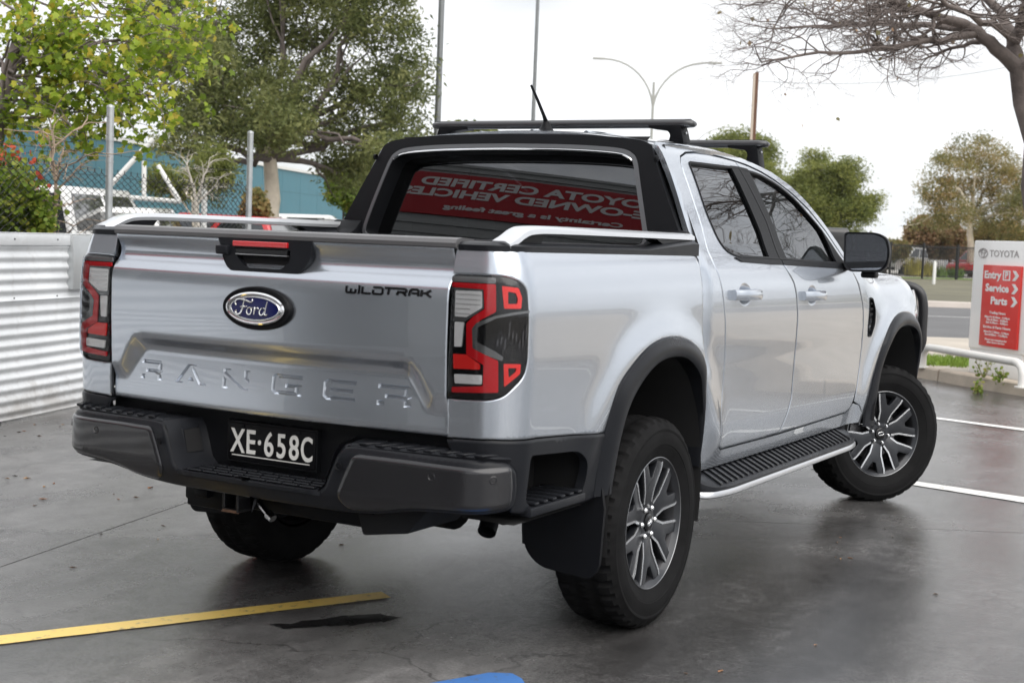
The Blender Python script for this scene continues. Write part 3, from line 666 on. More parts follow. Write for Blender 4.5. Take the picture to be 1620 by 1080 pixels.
def bed_rail(mir):
    # black capping along the bed top, following the rounded rear corner
    us=[.012,.06,.10,.15,.20,.25,.30,.34,.45,.8,1.2,1.45,1.60,1.652]
    V=[];F=[];prof=[(-.004,1.360),(-.004,1.377),(.014,1.386),(.075,1.389),(.15,1.384),(.15,1.352)]
    n=len(prof)
    for u in us:
        p=corner(np.array(min(u,1.58)),np.array(1.366)); q=corner(np.array(min(u,1.58)+.002),np.array(1.366)); d=(q-p)/np.linalg.norm(q-p); inw=np.array([-d[1],d[0],0]); y_=p[1]+max(0,u-1.58); e=float(.028*sst(.0,.30,y_))
        for di,z in prof:
            w=p+inw*di; V.append((min(float(w[0]),.93),float(w[1])+max(0,u-1.58),z+(e if di<.1 and z>1.37 else 0)))
    for i in range(len(us)-1):
        for k in range(n-1): F.append((i*n+k,i*n+k+1,(i+1)*n+k+1,(i+1)*n+k))
    F.append(tuple(range(n))); F.append(tuple((len(us)-1)*n+k for k in range(n))[::-1])
    b=MB(); b.add(V,F); cap=b.build('bed_rail_cap',CHAR,T,mirror=mir,angle=40)
    # silver rail
    path=[(.836,-1.03,1.388),(.836,-.985,1.404),(.835,-.935,1.424),(.834,-.87,1.436),(.832,-.70,1.440),(.83,-.2,1.441),(.83,.2,1.441),(.83,.40,1.441)]
    P=smooth_open(path,4); V=[];F=[];pr=[(-.034,-.010),(-.026,.004),(.018,.004),(.034,-.006),(.036,-.020),(.026,-.024),(-.030,-.022)]
    n=len(pr)
    for i,p in enumerate(P):
        d=Vector(P[min(i+1,len(P)-1)])-Vector(P[max(i-1,0)]); d.normalize(); up=Vector((0,-d.z,d.y)); 
        for a,c in pr: V.append((p[0]+a,p[1]+up.y*c,p[2]+up.z*c))
    for i in range(len(P)-1):
        for k in range(n): k2=(k+1)%n; F.append((i*n+k,i*n+k2,(i+1)*n+k2,(i+1)*n+k))
    F.append(tuple(range(n))); F.append(tuple((len(P)-1)*n+k for k in range(n))[::-1])
    b=MB(); b.add(V,F); b.build('silver_rail',mat('silver_rail',(.60,.62,.65),.33,.55,coat=.6),cap,mirror=mir)
    b=MB(); b.prism([(-1.0,1.388),(-.93,1.410),(-.86,1.419),(-.77,1.419),(-.80,1.388)],lambda y,z:(.808,y,z),lambda y,z:(.852,y,z)); b.build('rail_foot',BLK,cap,mirror=mir)
    b=MB(); b.prism([(.06,1.419),(.13,1.400),(.20,1.392),(.392,1.392),(.392,1.419)],lambda y,z:(.806,y,z),lambda y,z:(.856,y,z)); b.build('rail_foot',CHAR,cap,mirror=mir)
def mirror_parts(mir):
    sec=fillet([(.90,1.495),(1.06,1.498),(1.118,1.470),(1.132,1.40),(1.122,1.335),(1.09,1.305),(.935,1.300),(.905,1.33)],[.02,.03,.03,.03,.03,.03,.02,.03],4)
    b=MB(); c=(1.015,1.40); V=[];F=[]; n=len(sec)
    for y,s in ((2.215,.985),(2.222,1.0),(2.27,1.0),(2.33,.92),(2.375,.74),(2.395,.45)):
        for x,z in sec: V.append((c[0]+(x-c[0])*s-(y-2.22)*.12,y,c[1]+(z-c[1])*s))
    for i in range(5):
        for k in range(n): k2=(k+1)%n; F.append((i*n+k,i*n+k2,(i+1)*n+k2,(i+1)*n+k))
    F.append(tuple(5*n+k for k in range(n)))
    b.add(V,F); M_=b.build('side_mirror',BLK,T,mirror=mir,angle=50)
    q=[(c[0]+(x-c[0])*.93,c[1]+(z-c[1])*.90) for x,z in sec]
    b=MB(); b.prism(q,lambda x,z:(x,2.214-.05*(x-1.0),z),lambda x,z:(x,2.236,z)); b.build('mirror_glass',mat('mirror_glass',(.24,.25,.27),.02,1.),M_,mirror=mir)
    b=MB(); b.add([(x,2.213,z) for x,z in sec]+[(c[0]+(x-c[0])*.93,2.216,c[1]+(z-c[1])*.9) for x,z in sec],[(i,(i+1)%n,n+(i+1)%n,n+i) for i in range(n)]); b.build('mirror_rim',CHAR,M_,mirror=mir)
    b=MB(); b.box((.84,2.24,1.305),(.95,2.31,1.345)); b.box((.985,2.235,1.272),(1.06,2.31,1.305)); b.build('mirror_arm',BLK,M_,bevel=.012,mirror=mir)
def head_lamp(mir):
    hl=[(3.66,1.19),(3.70,1.10),(3.80,1.045),(3.93,1.02),(4.0,1.02),(4.0,1.15),(3.85,1.19)]
    panel('head_lamp',fillet(hl,.02,3),side,.03,mat('headlamp_lens',(.25,.26,.28),.12,.4,coat=1.),T,flange=.02,off=-.004,mirror=mir)
# ---- tailgate
_ty=pchip([(.775,-1.062),(.79,-1.078),(.83,-1.086),(.91,-1.092),(1.0,-1.096),(1.10,-1.099),(1.20,-1.099),(1.240,-1.095),(1.262,-1.083),(1.285,-1.064),(1.305,-1.056),(1.325,-1.060),(1.350,-1.074),(1.366,-1.080)])
REC=[(-.75,.905),(-.660,.905),(-.605,.985),(-.580,1.010),(-.545,1.020),(.545,1.020),(.580,1.010),(.605,.985),(.660,.905),(.75,.905),(.75,.6),(-.75,.6)]
def gate(x,z):
    x=np.asarray(x,float)+0*np.asarray(z,float); z=np.asarray(z,float)+0*x; sh=x.shape
    P=np.stack([x.ravel(),z.ravel()],-1); d=dist_poly(REC,P); d=np.where(inside(REC,P),d,-d).reshape(sh)
    dep=(.010+.034*np.clip((z-.80)/.2,0,1))*sst(-.012,.062,d)
    return np.stack([x,_ty(z)-.040*(1-(x/.705)**2)+dep,z],-1)
def letters():
    E_=[(0,.15),(.12,0),(1,0),(1,.2),(.22,.2),(.22,.4),(.92,.4),(.92,.6),(.22,.6),(.22,.8),(1,.8),(1,1),(.12,1),(0,.85)]
    G_=[(0,.15),(.12,0),(1,0),(1,.55),(.45,.55),(.45,.38),(.78,.38),(.78,.2),(.22,.2),(.22,.8),(1,.8),(1,1),(.12,1),(0,.85)]
    Rt=[(0,1),(.88,1),(1,.85),(1,.45),(.86,.36),(1,.18),(1,0),(.78,0),(.78,.25),(.62,.36),(.22,.36),(.22,.54),(.78,.54),(.78,.80),(0,.80)]
    Rf=[(0,0),(.22,0),(.22,.24),(0,.24)]
    A_=[(0,0),(.37,1),(.63,1),(1,0),(.76,0),(.5,.74),(.24,0)]; Ab=[(.40,.16),(.60,.16),(.545,.34),(.455,.34)]
    N_=[(0,1),(.26,1),(1,.24),(1,0),(.76,0),(0,.78)]; Nl=[(0,0),(.22,0),(.22,.40),(0,.62)]; Nr=[(.78,1),(1,1),(1,.38),(.78,.60)]
    o=[]
    for ch,x0,w in (([Rt,Rf],-.573,.112),([A_,Ab],-.398,.150),([N_,Nl,Nr],-.178,.118),([G_],.034,.124),([E_],.242,.124),([Rt,Rf],.446,.124)):
        o.append([[(x0+w*a,.866+.066*c) for a,c in poly] for poly in ch])
    return o
def tailgate():
    L=letters(); holes=[p for ch in L for p in ch]
    G=panel('tailgate',[(-.7035,.788),(.7035,.788),(.7035,1.364),(-.7035,1.364)],gate,.013,PAINT,T,holes=holes,flange=.02,rim=(.006,.002))
    for ch in L:
        b=MB()
        for poly in ch:
            P=dedupe(densify(poly,.02)); Q=offset_poly(P,.0050); n=len(P); A=np.array(P); B=np.array(Q)
            X0=gate(A[:,0],A[:,1]); X1=gate(B[:,0],B[:,1])+np.array([0,.0085,0])
            b.add(np.concatenate([X0,X1]),[(i,(i+1)%n,n+(i+1)%n,n+i) for i in range(n)])
            b.add(X1,tri(Q))
        b.build('pressed_letter',PAINT,G,angle=20)
    # top capping
    V=[];F=[];xs=np.linspace(-.712,.712,25); prof=[(.004,1.362),(-.004,1.368),(-.006,1.380),(.004,1.392),(.03,1.397),(.10,1.394),(.10,1.37)]
    n=len(prof)
    for x in xs:
        y0=float(_ty(1.366))-.040*(1-(x/.712)**2)+.004
        for dy,z in prof: V.append((x,y0+dy,z))
    for i in range(len(xs)-1):
        for k in range(n-1): F.append((i*n+k,(i+1)*n+k,(i+1)*n+k+1,i*n+k+1))
    F.append(tuple(range(n))); F.append(tuple((len(xs)-1)*n+k for k in range(n))[::-1])
    b=MB(); b.add(V,F); b.build('gate_cap',mat('grey_capping',(.10,.10,.105),.36,rvar=.08,vscale=6),G)
    # handle bezel
    bz=fillet([(-.196,1.366),(.196,1.366),(.196,1.312),(.155,1.262),(-.145,1.262),(-.172,1.300),(-.180,1.335)],[.004,.004,.02,.02,.02,.02,.01],4)
    cup=fillet([(-.118,1.335),(.112,1.335),(.112,1.300),(.078,1.272),(-.072,1.272),(-.108,1.305)],[.004,.004,.012,.012,.012,.012],4)
    yb=lambda x,z:np.stack([np.asarray(x,float)+0*np.asarray(z,float),-1.1245+.040*(np.asarray(x,float)/.705)**2-.02*(1.32-np.asarray(z,float)),np.asarray(z,float)+0*np.asarray(x,float)],-1)
    B_=panel('handle_bezel',bz,yb,.02,CHAR,G,holes=[cup],flange=.05)
    b=MB(); b.prism(cup,lambda x,z:(x,-1.104,z),lambda x,z:(x,-1.101,z)); 
    b.build('handle_recess',VOID,G)
    b=MB(); b.box((-.110,-1.130,1.318),(.104,-1.112,1.3345)); b.box((-.110,-1.128,1.3115),(.104,-1.118,1.3145)); b.build('pull_handle',GLOSSK,G,bevel=.002,seg=1)
    b=MB(); b.box((-.110,-1.1305,1.3148),(.104,-1.118,1.3172)); b.build('handle_strip',ALU,G)
    b=MB(); b.box((-.122,-1.134,1.341),(.104,-1.118,1.3585)); b.build('brake_light',mat('brake_light_red',(.50,.010,.015),.15,coat=1.),G,bevel=.002,seg=1)
    b=MB(); b.box((-.190,-1.142,1.312),(-.140,-1.115,1.342)); b.build('gate_camera',CHAR,G,bevel=.006)
    # oval badge
    cx,cz=0.0,1.143
    def oval(a,c,y,n=48): return [(cx+a*math.cos(2*math.pi*k/n),y,cz+c*math.sin(2*math.pi*k/n)) for k in range(n)]
    def rings(defs,m,name,parent,close=True):
        b=MB(); V=[];F=[];n=48
        for a,c,y in defs: V+=oval(a,c,y)
        for i in range(len(defs)-1):
            for k in range(n): k2=(k+1)%n; F.append((i*n+k,i*n+k2,(i+1)*n+k2,(i+1)*n+k))
        if close: F.append(tuple((len(defs)-1)*n+k for k in range(n)))
        b.add(V,F); return b.build(name,m,parent,angle=40)
    yf=-1.139
    rings([(.146,.0715,yf+.004),(.145,.0710,yf-.008),(.140,.067,yf-.013),(.128,.058,yf-.009)],BLK,'badge_base',G)
    rings([(.124,.0545,yf-.008),(.122,.0530,yf-.019),(.116,.0480,yf-.022),(.110,.0435,yf-.019)],CHROME,'badge_ring',G)
    rings([(.1105,.044,yf-.0185),(.105,.040,yf-.0188),(.05,.02,yf-.0205)],BLUEOV,'badge_oval',G)
    b=MB()
    def ov(a,c,w,y):
        P=[(a*math.cos(2*math.pi*k/40),c*math.sin(2*math.pi*k/40)) for k in range(41)]
        b.tube([(cx+p,y,cz+q) for p,q in P],w,6,cap=False)
    ov(.1005,.0365,.0013,yf-.0200)
    sc=.00118
    def sk(pts,w=3.4):
        P=smooth_open([(p[0]*sc,p[1]*sc) for p in pts],6); n_=len(P)
        b.tube([(cx+p[0],yf-.0218,cz+p[1]) for p in P],[w*sc*.68*(.6+.4*math.sin(math.pi*min(1,(i+1)/n_*1.0))) for i in range(n_)],6)
    # F
    sk([(-64,6),(-67,13),(-62,21),(-48,24),(-30,21),(-14,17),(-6,19),(-8,25)],4.6); sk([(-36,20),(-39,8),(-42,-6),(-49,-16),(-60,-18),(-66,-12),(-62,-7)],5.2); sk([(-50,2),(-40,4),(-28,3),(-26,6)],3.4)
    # o
    sk([(-12,2),(-20,1),(-25,-7),(-23,-15),(-15,-17),(-9,-9),(-11,0),(-4,1)],3.8)
    # r
    sk([(0,3),(3,0),(1,-9),(-1,-17)],4.2); sk([(2,-4),(7,1),(13,2),(15,-2)],3.6)
    # d
    sk([(38,0),(30,3),(22,-3),(20,-12),(26,-17),(34,-12),(40,2),(45,18),(46,21)],3.8); sk([(41,4),(38,-8),(40,-17),(48,-14)],4.2)
    b.build('badge_script',CHROME,G,angle=60)
    # model name lettering
    let={'W':[[(0,1),(0,.15),(.12,0),(.9,0),(1,.15),(1,.55)],[(.5,0),(.5,.6)]],'I':[[(.0,.0),(.0,1)]],'L':[[(0,1),(0,.1),(.1,0),(1,0)]],'D':[[(0,0),(.85,0),(1,.2),(1,.8),(.85,1),(0,1)],[(0,.62),(0,.0)]],'T':[[(-.1,1),(1.1,1)],[(.42,1),(.32,0)]],'R':[[(-.1,1),(.85,1),(1,.85),(1,.6),(.85,.48),(.1,.48)],[(.15,.45),(.05,0)],[(.6,.48),(1,0)]],'A':[[(0,0),(0.1,.75),(.3,1),(.85,1),(1,.85),(1,0)],[(.3,.42),(1,.42)]],'K':[[(0,0),(0.05,1)],[(1,1),(.45,.52),(.1,.52)],[(.5,.52),(1,0)]]}
    xs=[('W',.345,.034),('I',.3915,.004),('L',.404,.030),('D',.443,.034),('T',.487,.030),('R',.526,.034),('A',.570,.032),('K',.612,.033)]
    for ch,x0,w in xs:
        b=MB()
        for st in let[ch]:
            poly=stroke_poly([(x0+a*w,1.2135+c*.0205) for a,c in st],.0066)
            if ch=='I': poly=[(x0-.003,1.2105),(x0+.004,1.2105),(x0+.004,1.2375),(x0-.003,1.2375)]
            try: b.prism(poly,lambda x,z:tuple(gate(x,z)+np.array([0,.002,0])),lambda x,z:tuple(gate(x,z)+np.array([0,-.004,0])))
            except Exception: pass
        b.build('name_letter',GLOSSK,G,smooth=False)
    # dark panel behind the gate gap, gate inner skin
    b=MB(); b.box((-.74,-1.035,.80),(.74,-1.02,1.372)); b.build('gate_inner',VOID,T)
# ---- cab top, back, glass
_zc=pchip([(.44,1.846),(.55,1.858),(.8,1.868),(1.1,1.872),(1.45,1.856),(1.75,1.812),(1.95,1.764),(2.2,1.66),(2.45,1.50),(2.75,1.285)])
def roof_s(x,y):
    x=np.asarray(x,float);y=np.asarray(y,float)
    k=.056+.05*sst(1.6,2.5,y); return np.stack([x+0*y,y+0*x,_zc(y)-k*np.abs(x/.66)**2.3-.10*np.clip((np.abs(x)-.60)/.1,0,1)**2*.15],-1)
def cab_top():
    rf=panel('roof',fillet([(-.655,.455),(.655,.455),(.668,1.0),(.652,1.45),(.628,1.78),(-.628,1.78),(-.652,1.45),(-.668,1.0)],[.03,.03,.1,.1,.03,.03,.1,.1],4),roof_s,.05,PAINT,T,flange=.025)
    for s in (-1,1):
        b=MB(); b.tube([tuple(roof_s(s*.600,y)+np.array([0,0,-.006])) for y in np.linspace(.60,1.75,20)],.008,6); b.build('roof_channel',BLK,rf)
    for s in (-1,0,1):
        b=MB(); P=[]
        for y in np.linspace(.62,1.6,14): P.append(tuple(roof_s(s*.26,y)+np.array([0,0,-.004])))
        b.tube(P,.012,8); b.build('roof_rib',PAINT,rf)
    panel('windscreen',fillet([(-.63,1.80),(.63,1.80),(.80,2.66),(.60,2.74),(-.60,2.74),(-.80,2.66)],.05,4),roof_s,.06,glass('windscreen_glass',(.66,.72,.70),ior=1.5),T,flange=0,off=-.006)
    for s in (-1,1):
        b=MB(); V=[];F=[]
        for y,zs in ((1.72,1.750),(1.9,1.702),(2.04,1.640),(2.19,1.545),(2.33,1.435),(2.45,1.33),(2.62,1.29)):
            xs_=float(side_x(y,min(zs,1.8))) if zs>1.34 else .80
            w=roof_s(np.array(.60+.2*(y-1.8)/.86),np.array(y)); V+=[(s*xs_,y,zs),(s*float(w[0]),y,float(w[2]))]
        for i in range(6): F.append((2*i,2*i+1,2*i+3,2*i+2))
        b.add(V,F); b.build('windscreen_pillar',BLK,T)
    yg=lambda x,z:np.stack([np.asarray(x,float)+0*np.asarray(z,float),.440+.235*(np.asarray(z,float)-1.435)-.03*(1-(np.asarray(x,float)/.66)**2)+.17*(np.asarray(z,float)-1.59)**2,np.asarray(z,float)+0*np.asarray(x,float)],-1)
    def sym(h): return [(x,z) for x,z in h]+[(-x,z) for x,z in h[::-1]]
    inner=sym(smooth_open([(0,1.776),(.30,1.772),(.50,1.760),(.560,1.742),(.582,1.715),(.60,1.66),(.655,1.475),(.668,1.42),(.662,1.400)],4)+[(.64,1.392)])
    outer=sym(smooth_open([(0,1.834),(.35,1.829),(.56,1.814),(.636,1.794),(.656,1.762),(.680,1.71),(.806,1.455),(.832,1.40)],4)+[(.838,1.375)])
    sb=panel('sports_bar',dedupe(outer),lambda x,z:yg(x,z)+np.array([0,-.085,0]),.04,BLK,T,holes=[dedupe(inner)],flange=.085)
    g=panel('rear_window',offset_poly(dedupe(inner),-.02),yg,.05,PRIVR,T,flange=0,off=-.0)
    # pale surround of the opening
    P=dedupe(densify(dedupe(inner),.04)); Q=offset_poly(P,-.017); n=len(P); A=np.array(P);B=np.array(Q)
    f2=lambda x,z:yg(x,z)+np.array([0,-.085,0])
    b=MB(); b.add(np.concatenate([f2(A[:,0],A[:,1])+np.array([0,.006,0]),f2(A[:,0],A[:,1])+np.array([0,-.006,0]),f2(B[:,0],B[:,1])+np.array([0,-.004,0]),f2(B[:,0],B[:,1])+np.array([0,.003,0])]),[(k*n+i,k*n+(i+1)%n,(k+1)*n+(i+1)%n,(k+1)*n+i) for k in range(3) for i in range(n)])
    b.build('opening_trim',mat('trim_grey',(.075,.078,.085),.32,.2),sb)
    b=MB(); tp=[(x,z) for x,z in inner if z>1.73]; tp=sorted(tp); b.tube([tuple(f2(np.array(x),np.array(z-.006))+np.array([0,-.004,0])) for x,z in tp],.0045,6); b.build('bright_strip',CHROME,sb)
    for s in (-1,1):
        b=MB(); b.lathe([(0,.013),(.010,.013),(.013,.008),(.013,.0)],'x',14); b.build('bar_fixing',BLK,sb,loc=(s*.672,.425,1.735),rot=(0,0,0 if s>0 else math.pi))
        b=MB(); b.prism(fillet([(.27,1.388),(.40,1.388),(.40,1.455),(.365,1.455),(.32,1.415)],.01,3),lambda y,z:(.70,y,z),lambda y,z:(.846-.3*max(0,z-1.44),y,z)); b.build('bar_foot',BLK,sb,bevel=.008,mirror=s<0)
    b=MB(); b.box((-.86,.425,.80),(.86,.44,1.40)); b.build('cab_back',VOID,T)
    b=MB()
    for s in (-1,1): 
        b.add([(s*.64,.46,1.40),(s*.86,.46,1.40),(s*.66,.53,1.80),(s*.54,.53,1.77)],[(0,1,2,3)])
    b.add([(-.56,.50,1.768),(.56,.50,1.768),(.60,.53,1.83),(-.60,.53,1.83)],[(0,1,2,3)]); b.build('cab_back_frame',VOID,T)
    # bonnet
    zh=pchip([(2.45,1.318),(2.8,1.312),(3.2,1.298),(3.6,1.262),(3.9,1.205),(4.05,1.14)])
    hood=lambda x,y:np.stack([np.asarray(x,float)+0*np.asarray(y,float),np.asarray(y,float)+0*np.asarray(x,float),zh(y)+.012*np.exp(-((np.abs(x)-.42)/.12)**2)-.05*np.abs(np.asarray(x,float)/.80)**4],-1)
    panel('bonnet',fillet([(-.80,2.56),(-.5,2.72),(.5,2.72),(.80,2.56),(.812,3.2),(.795,3.60),(.74,3.90),(.60,4.04),(-.60,4.04),(-.74,3.90),(-.795,3.60),(-.812,3.2)],.06,3),hood,.06,PAINT,T,flange=.03)
    # front end
    fp=[(0,4.12),(.45,4.10),(.66,4.04),(.79,3.92),(.86,3.76)]
    fc=[0]
    for i in range(1,len(fp)): fc.append(fc[-1]+math.hypot(fp[i][0]-fp[i-1][0],fp[i][1]-fp[i-1][1]))
    fx_=pchip([(a,p[0]) for a,p in zip(fc,fp)]); fy_=pchip([(a,p[1]) for a,p in zip(fc,fp)])
    fr=lambda u,z:np.stack([fx_(np.abs(u))*np.sign(np.asarray(u)+1e-12),fy_(np.abs(u))-.10*np.clip((np.asarray(z,float)-.95)/.25,0,1)**2-.12*np.clip((.66-np.asarray(z,float))/.2,0,1),np.asarray(z,float)+0*np.asarray(u,float)],-1)
    panel('front_bumper',fillet([(-.98,.52),(.98,.52),(.99,.86),(.72,.93),(-.72,.93),(-.99,.86)],.04,3),fr,.06,CHAR,T,flange=.03,flip=True)
    panel('grille',fillet([(-.60,.935),(.60,.935),(.60,1.15),(-.60,1.15)],.04,3),fr,.06,BLK,T,flange=.02,flip=True,off=-.01)
    b=MB()
    for k in range(2): b.tube([tuple(fr(np.array(u),np.array(1.0+.08*k))+np.array([0,.01,0])) for u in np.linspace(-.58,.58,15)],.016,8)
    b.build('grille_bar',GUN,T)
    # bull bar
    b=MB()
    for s in (-1,1):
        b.tube([(s*p[0],p[1],p[2]) for p in smooth_open([(.40,4.16,1.20),(.62,4.155,1.205),(.735,4.15,1.200),(.805,4.16,1.165),(.828,4.17,1.08),(.828,4.18,.93),(.822,4.19,.84),(.76,4.22,.76),(.60,4.27,.72),(.30,4.30,.71)],5)],.030,12)
    b.tube([(-.41,4.16,1.20),(0,4.165,1.20),(.41,4.16,1.20)],.030,12); b.tube([(-.31,4.30,.71),(0,4.31,.71),(.31,4.30,.71)],.030,12); b.tube([(-.82,4.18,.95),(0,4.24,.95),(.82,4.18,.95)],.028,10)
    for s in (-1,1): b.tube([(s*.40,4.30,.70),(s*.40,4.20,.95),(s*.40,4.16,1.20)],.03,10); b.box((s*.42-.03,3.7,.60),(s*.42+.03,4.3,.72))
    b.build('bull_bar',mat('bar_black',(.02,.02,.022),.35,bump=.0003,bscale=300),T)
    # antenna
    b=MB(); b.lathe([(0,.050),(.006,.048),(.012,.034),(.030,.022),(.050,.014),(.056,.004)],'z',16); A_=b.build('antenna',BLK,T,loc=(0,.742,float(_zc(.742))-.004))
    b=MB(); b.tube([(0,0,.045),(0,-.025,.075),(0,-.085,.135),(0,-.145,.190)],[.011,.0075,.0065,.0055],8); b.build('antenna_mast',BLK,A_)
def roof_rack():
    for yb,zb,w,zf in ((.850,1.908,.655,1.838),(1.76,1.893,.650,1.79)):
        V=[];F=[];n=16; xs=[-w,-w+.004,-w+.012,-w+.05,0,w-.05,w-.012,w-.004,w]; sc_=[.25,.6,.85,1,1,1,.85,.6,.25]
        for x,s in zip(xs,sc_):
            for k in range(n):
                a=2*math.pi*k/n; V.append((x,yb+.040*math.cos(a)*s+.006*math.cos(2*a)*s,zb+.0185*math.sin(a)*s))
        for i in range(len(xs)-1):
            for k in range(n): k2=(k+1)%n; F.append((i*n+k,i*n+k2,(i+1)*n+k2,(i+1)*n+k))
        F.append(tuple(range(n))); F.append(tuple((len(xs)-1)*n+k for k in range(n))[::-1])
        b=MB(); b.add(V,F); bar=b.build('roof_bar',mat('bar_alloy_black',(.055,.056,.06),.34,.5,coat=.3),T,angle=50)
        b=MB(); b.box((-w+.02,yb-.008,zb+.018),(w-.02,yb+.008,zb+.0200)); b.build('bar_strip',BLK,bar)
        for s in (-1,1):
            b=MB(); side_=fillet([(.455,zb-.010),(.60,zb-.010),(.608,zb-.03),(.622,zf-.012),(.552,zf-.006),(.560,zb-.048),(.545,zb-.030),(.46,zb-.020)],[0,.006,.01,.006,.006,.02,.02,.004],3)
            b.prism(side_,lambda x,z:(x,yb-.038,z),lambda x,z:(x,yb+.038,z)); ft=b.build('rack_foot',BLK,bar,bevel=.005,mirror=s<0)
            b=MB(); b.lathe([(0,.006),(.004,.006),(.0045,.0)],'x',10); b.build('foot_key',ALU,ft,loc=(s*.6135,yb,zb-.038),rot=(0,0,0 if s>0 else math.pi))
def bed_and_under():
    # roller cover on the tray
    b=MB()
    for k in range(36):
        y0=-.99+k*.037; b.box((-.742,y0,1.352),(.742,y0+.034,1.366))
    b.build('tray_cover',GREYSH,T,bevel=.003,seg=1)
    b=MB(); b.box((-.60,-1.0,.56),(.60,3.9,.70)); b.box((-.82,.44,.46),(.82,2.65,.56)); b.box((-.60,-1.0,.74),(.60,.40,.82)); b.build('chassis',VOID,T)
    for s in (-1,1):
        b=MB(); b.tube([(s*.50,-1.0,.55),(s*.50,-.5,.56),(s*.50,0,.66),(s*.50,.6,.52),(s*.50,3.6,.52)],.05,6); b.build('frame_rail',VOID,T)
    b=MB(); b.tube([(-.72,0,.385),(.72,0,.385)],.05,10); b.lathe([(-.14,.05),(-.08,.14),(.08,.14),(.14,.05)],'x',18,(0,0,.385)); b.build('rear_axle',VOID,T)
    b=MB(); b.tube([(-.66,3.27,.385),(.66,3.27,.385)],.04,10); b.box((-.45,2.6,.34),(.45,3.9,.55)); b.build('front_axle',VOID,T)
    # spare wheel hung under the tray
    b=MB(); b.lathe([(-.10,.20),(-.115,.30),(-.10,.365),(-.05,.385),(.05,.385),(.10,.365),(.115,.30),(.10,.20),(.0,.15),(-.05,.2),(-.10,.20)],'z',40); b.build('spare_wheel',RUB,T,loc=(0,-.60,.565))
    # exhaust
    b=MB(); b.tube([(.60,-.20,.52),(.64,-.60,.52),(.70,-.78,.515),(.735,-.86,.490),(.742,-.885,.468)],.030,14,cap=False); b.build('exhaust_pipe',BLK,T)
    b=MB(); b.tube([(.46,-.30,.46),(.46,.60,.46)],[.10,.10],14); b.build('muffler',VOID,T)
    b=MB(); b.hexa([(.34,-1.0,.42),(.52,-1.0,.45),(.52,-.7,.45),(.34,-.7,.42),(.30,-1.0,.54),(.60,-1.0,.54),(.60,-.7,.54),(.30,-.7,.54)]); b.build('under_bracket',VOID,T,bevel=.01)
    # interior
    DASH=mat('interior_dark',(.025,.025,.027),.7)
    b=MB(); b.box((-.84,.46,.56),(.84,2.62,.62)); b.build('cabin_floor',DASH,T)
    b=MB(); b.hexa([(-.80,2.10,.85),(.80,2.10,.85),(.80,2.62,.85),(-.80,2.62,.85),(-.80,2.18,1.20),(.80,2.18,1.20),(.80,2.66,1.255),(-.80,2.66,1.255)]); b.build('dashboard',DASH,T,bevel=.03)
    def seat(x,y,w):
        b=MB(); M=Matrix.Translation((x,y,.80)); b.box((-w,-.22,-.10),(w,.30,.10),M=M)
        M2=Matrix.Translation((x,y-.20,.92))@Matrix.Rotation(R(16),4,'X'); b.box((-w,-.07,-.10),(w,.07,.46),M=M2); b.build('seat',SEAT,T,bevel=.045,seg=3)
    for x in (-.42,.42): seat(x,1.62,.25)
    seat(0,.86,.66)
    for x,y in ((-.42,1.28),(.42,1.28),(-.42,.56),(.42,.56)):
        b=MB(); b.box((x-.12,y-.04,1.40),(x+.12,y+.05,1.58)); b.tube([(x-.05,y,1.3),(x-.05,y,1.42)],.008,6); b.tube([(x+.05,y,1.3),(x+.05,y,1.42)],.008,6); b.build('headrest',SEAT,T,bevel=.03)
    b=MB(); P=[]
    for k in range(25):
        a=2*math.pi*k/24; P.append(Vector((.40,2.05,1.10))+Matrix.Rotation(R(-25),3,'X')@Vector((.185*math.cos(a),0,.185*math.sin(a))))
    b.tube(P,.015,8,cap=False); b.box((.38,2.06,.93),(.42,2.12,1.2)); b.build('steering_wheel',DASH,T)
    b=MB(); b.box((-.11,1.93,1.63),(.11,1.96,1.70)); b.tube([(0,1.96,1.68),(0,2.0,1.74)],.01,6); b.build('rear_view_mirror',DASH,T,bevel=.01)
# ---- wheels
def wheel_meshes():
    NT=240; RT=.387; hw=.1275
    prof=[(-.105,.235),(-.118,.262),(-.1275,.305),(-.124,.345),(-.112,.370),(-.100,.3805),(-.085,.385),(-.066,.3865),(-.058,.3868),(-.040,.387),(-.030,.387),(-.012,.387),(.012,.387),(.030,.387),(.040,.387),(.058,.3868),(.066,.3865),(.085,.385),(.100,.3805),(.112,.370),(.1225,.349),(.1245,.347),(.1250,.340),(.1238,.337),(.1272,.318),(.1275,.305),(.1262,.290),(.1240,.288),(.1235,.284),(.1222,.281),(.1170,.262),(.105,.235)]
    V=[];F=[];n=len(prof)
    for t in range(NT):
        a=2*math.pi*t/NT
        for i,(x,r) in enumerate(prof):
            d=0
            ax=abs(x)
            if .028<ax<.042: d=.009
            elif ax<=.028 and ((t+ (2 if x>0 else 0))%6)<1: d=.007
            elif .05<ax<.107 and r>.36 and ((t+(3 if x>0 else 0))%6)<2: d=.009
            elif .107<=ax<.113 and r>.36 and (t%6)<2: d=.005
            V.append((x,(r-d)*math.cos(a),(r-d)*math.sin(a)))
    for t in range(NT):
        t2=(t+1)%NT
        for i in range(n-1): F.append((t*n+i,t*n+i+1,t2*n+i+1,t2*n+i))
    tyre=mesh_of('tyre',V,F,RUB,True,30)
    return tyre
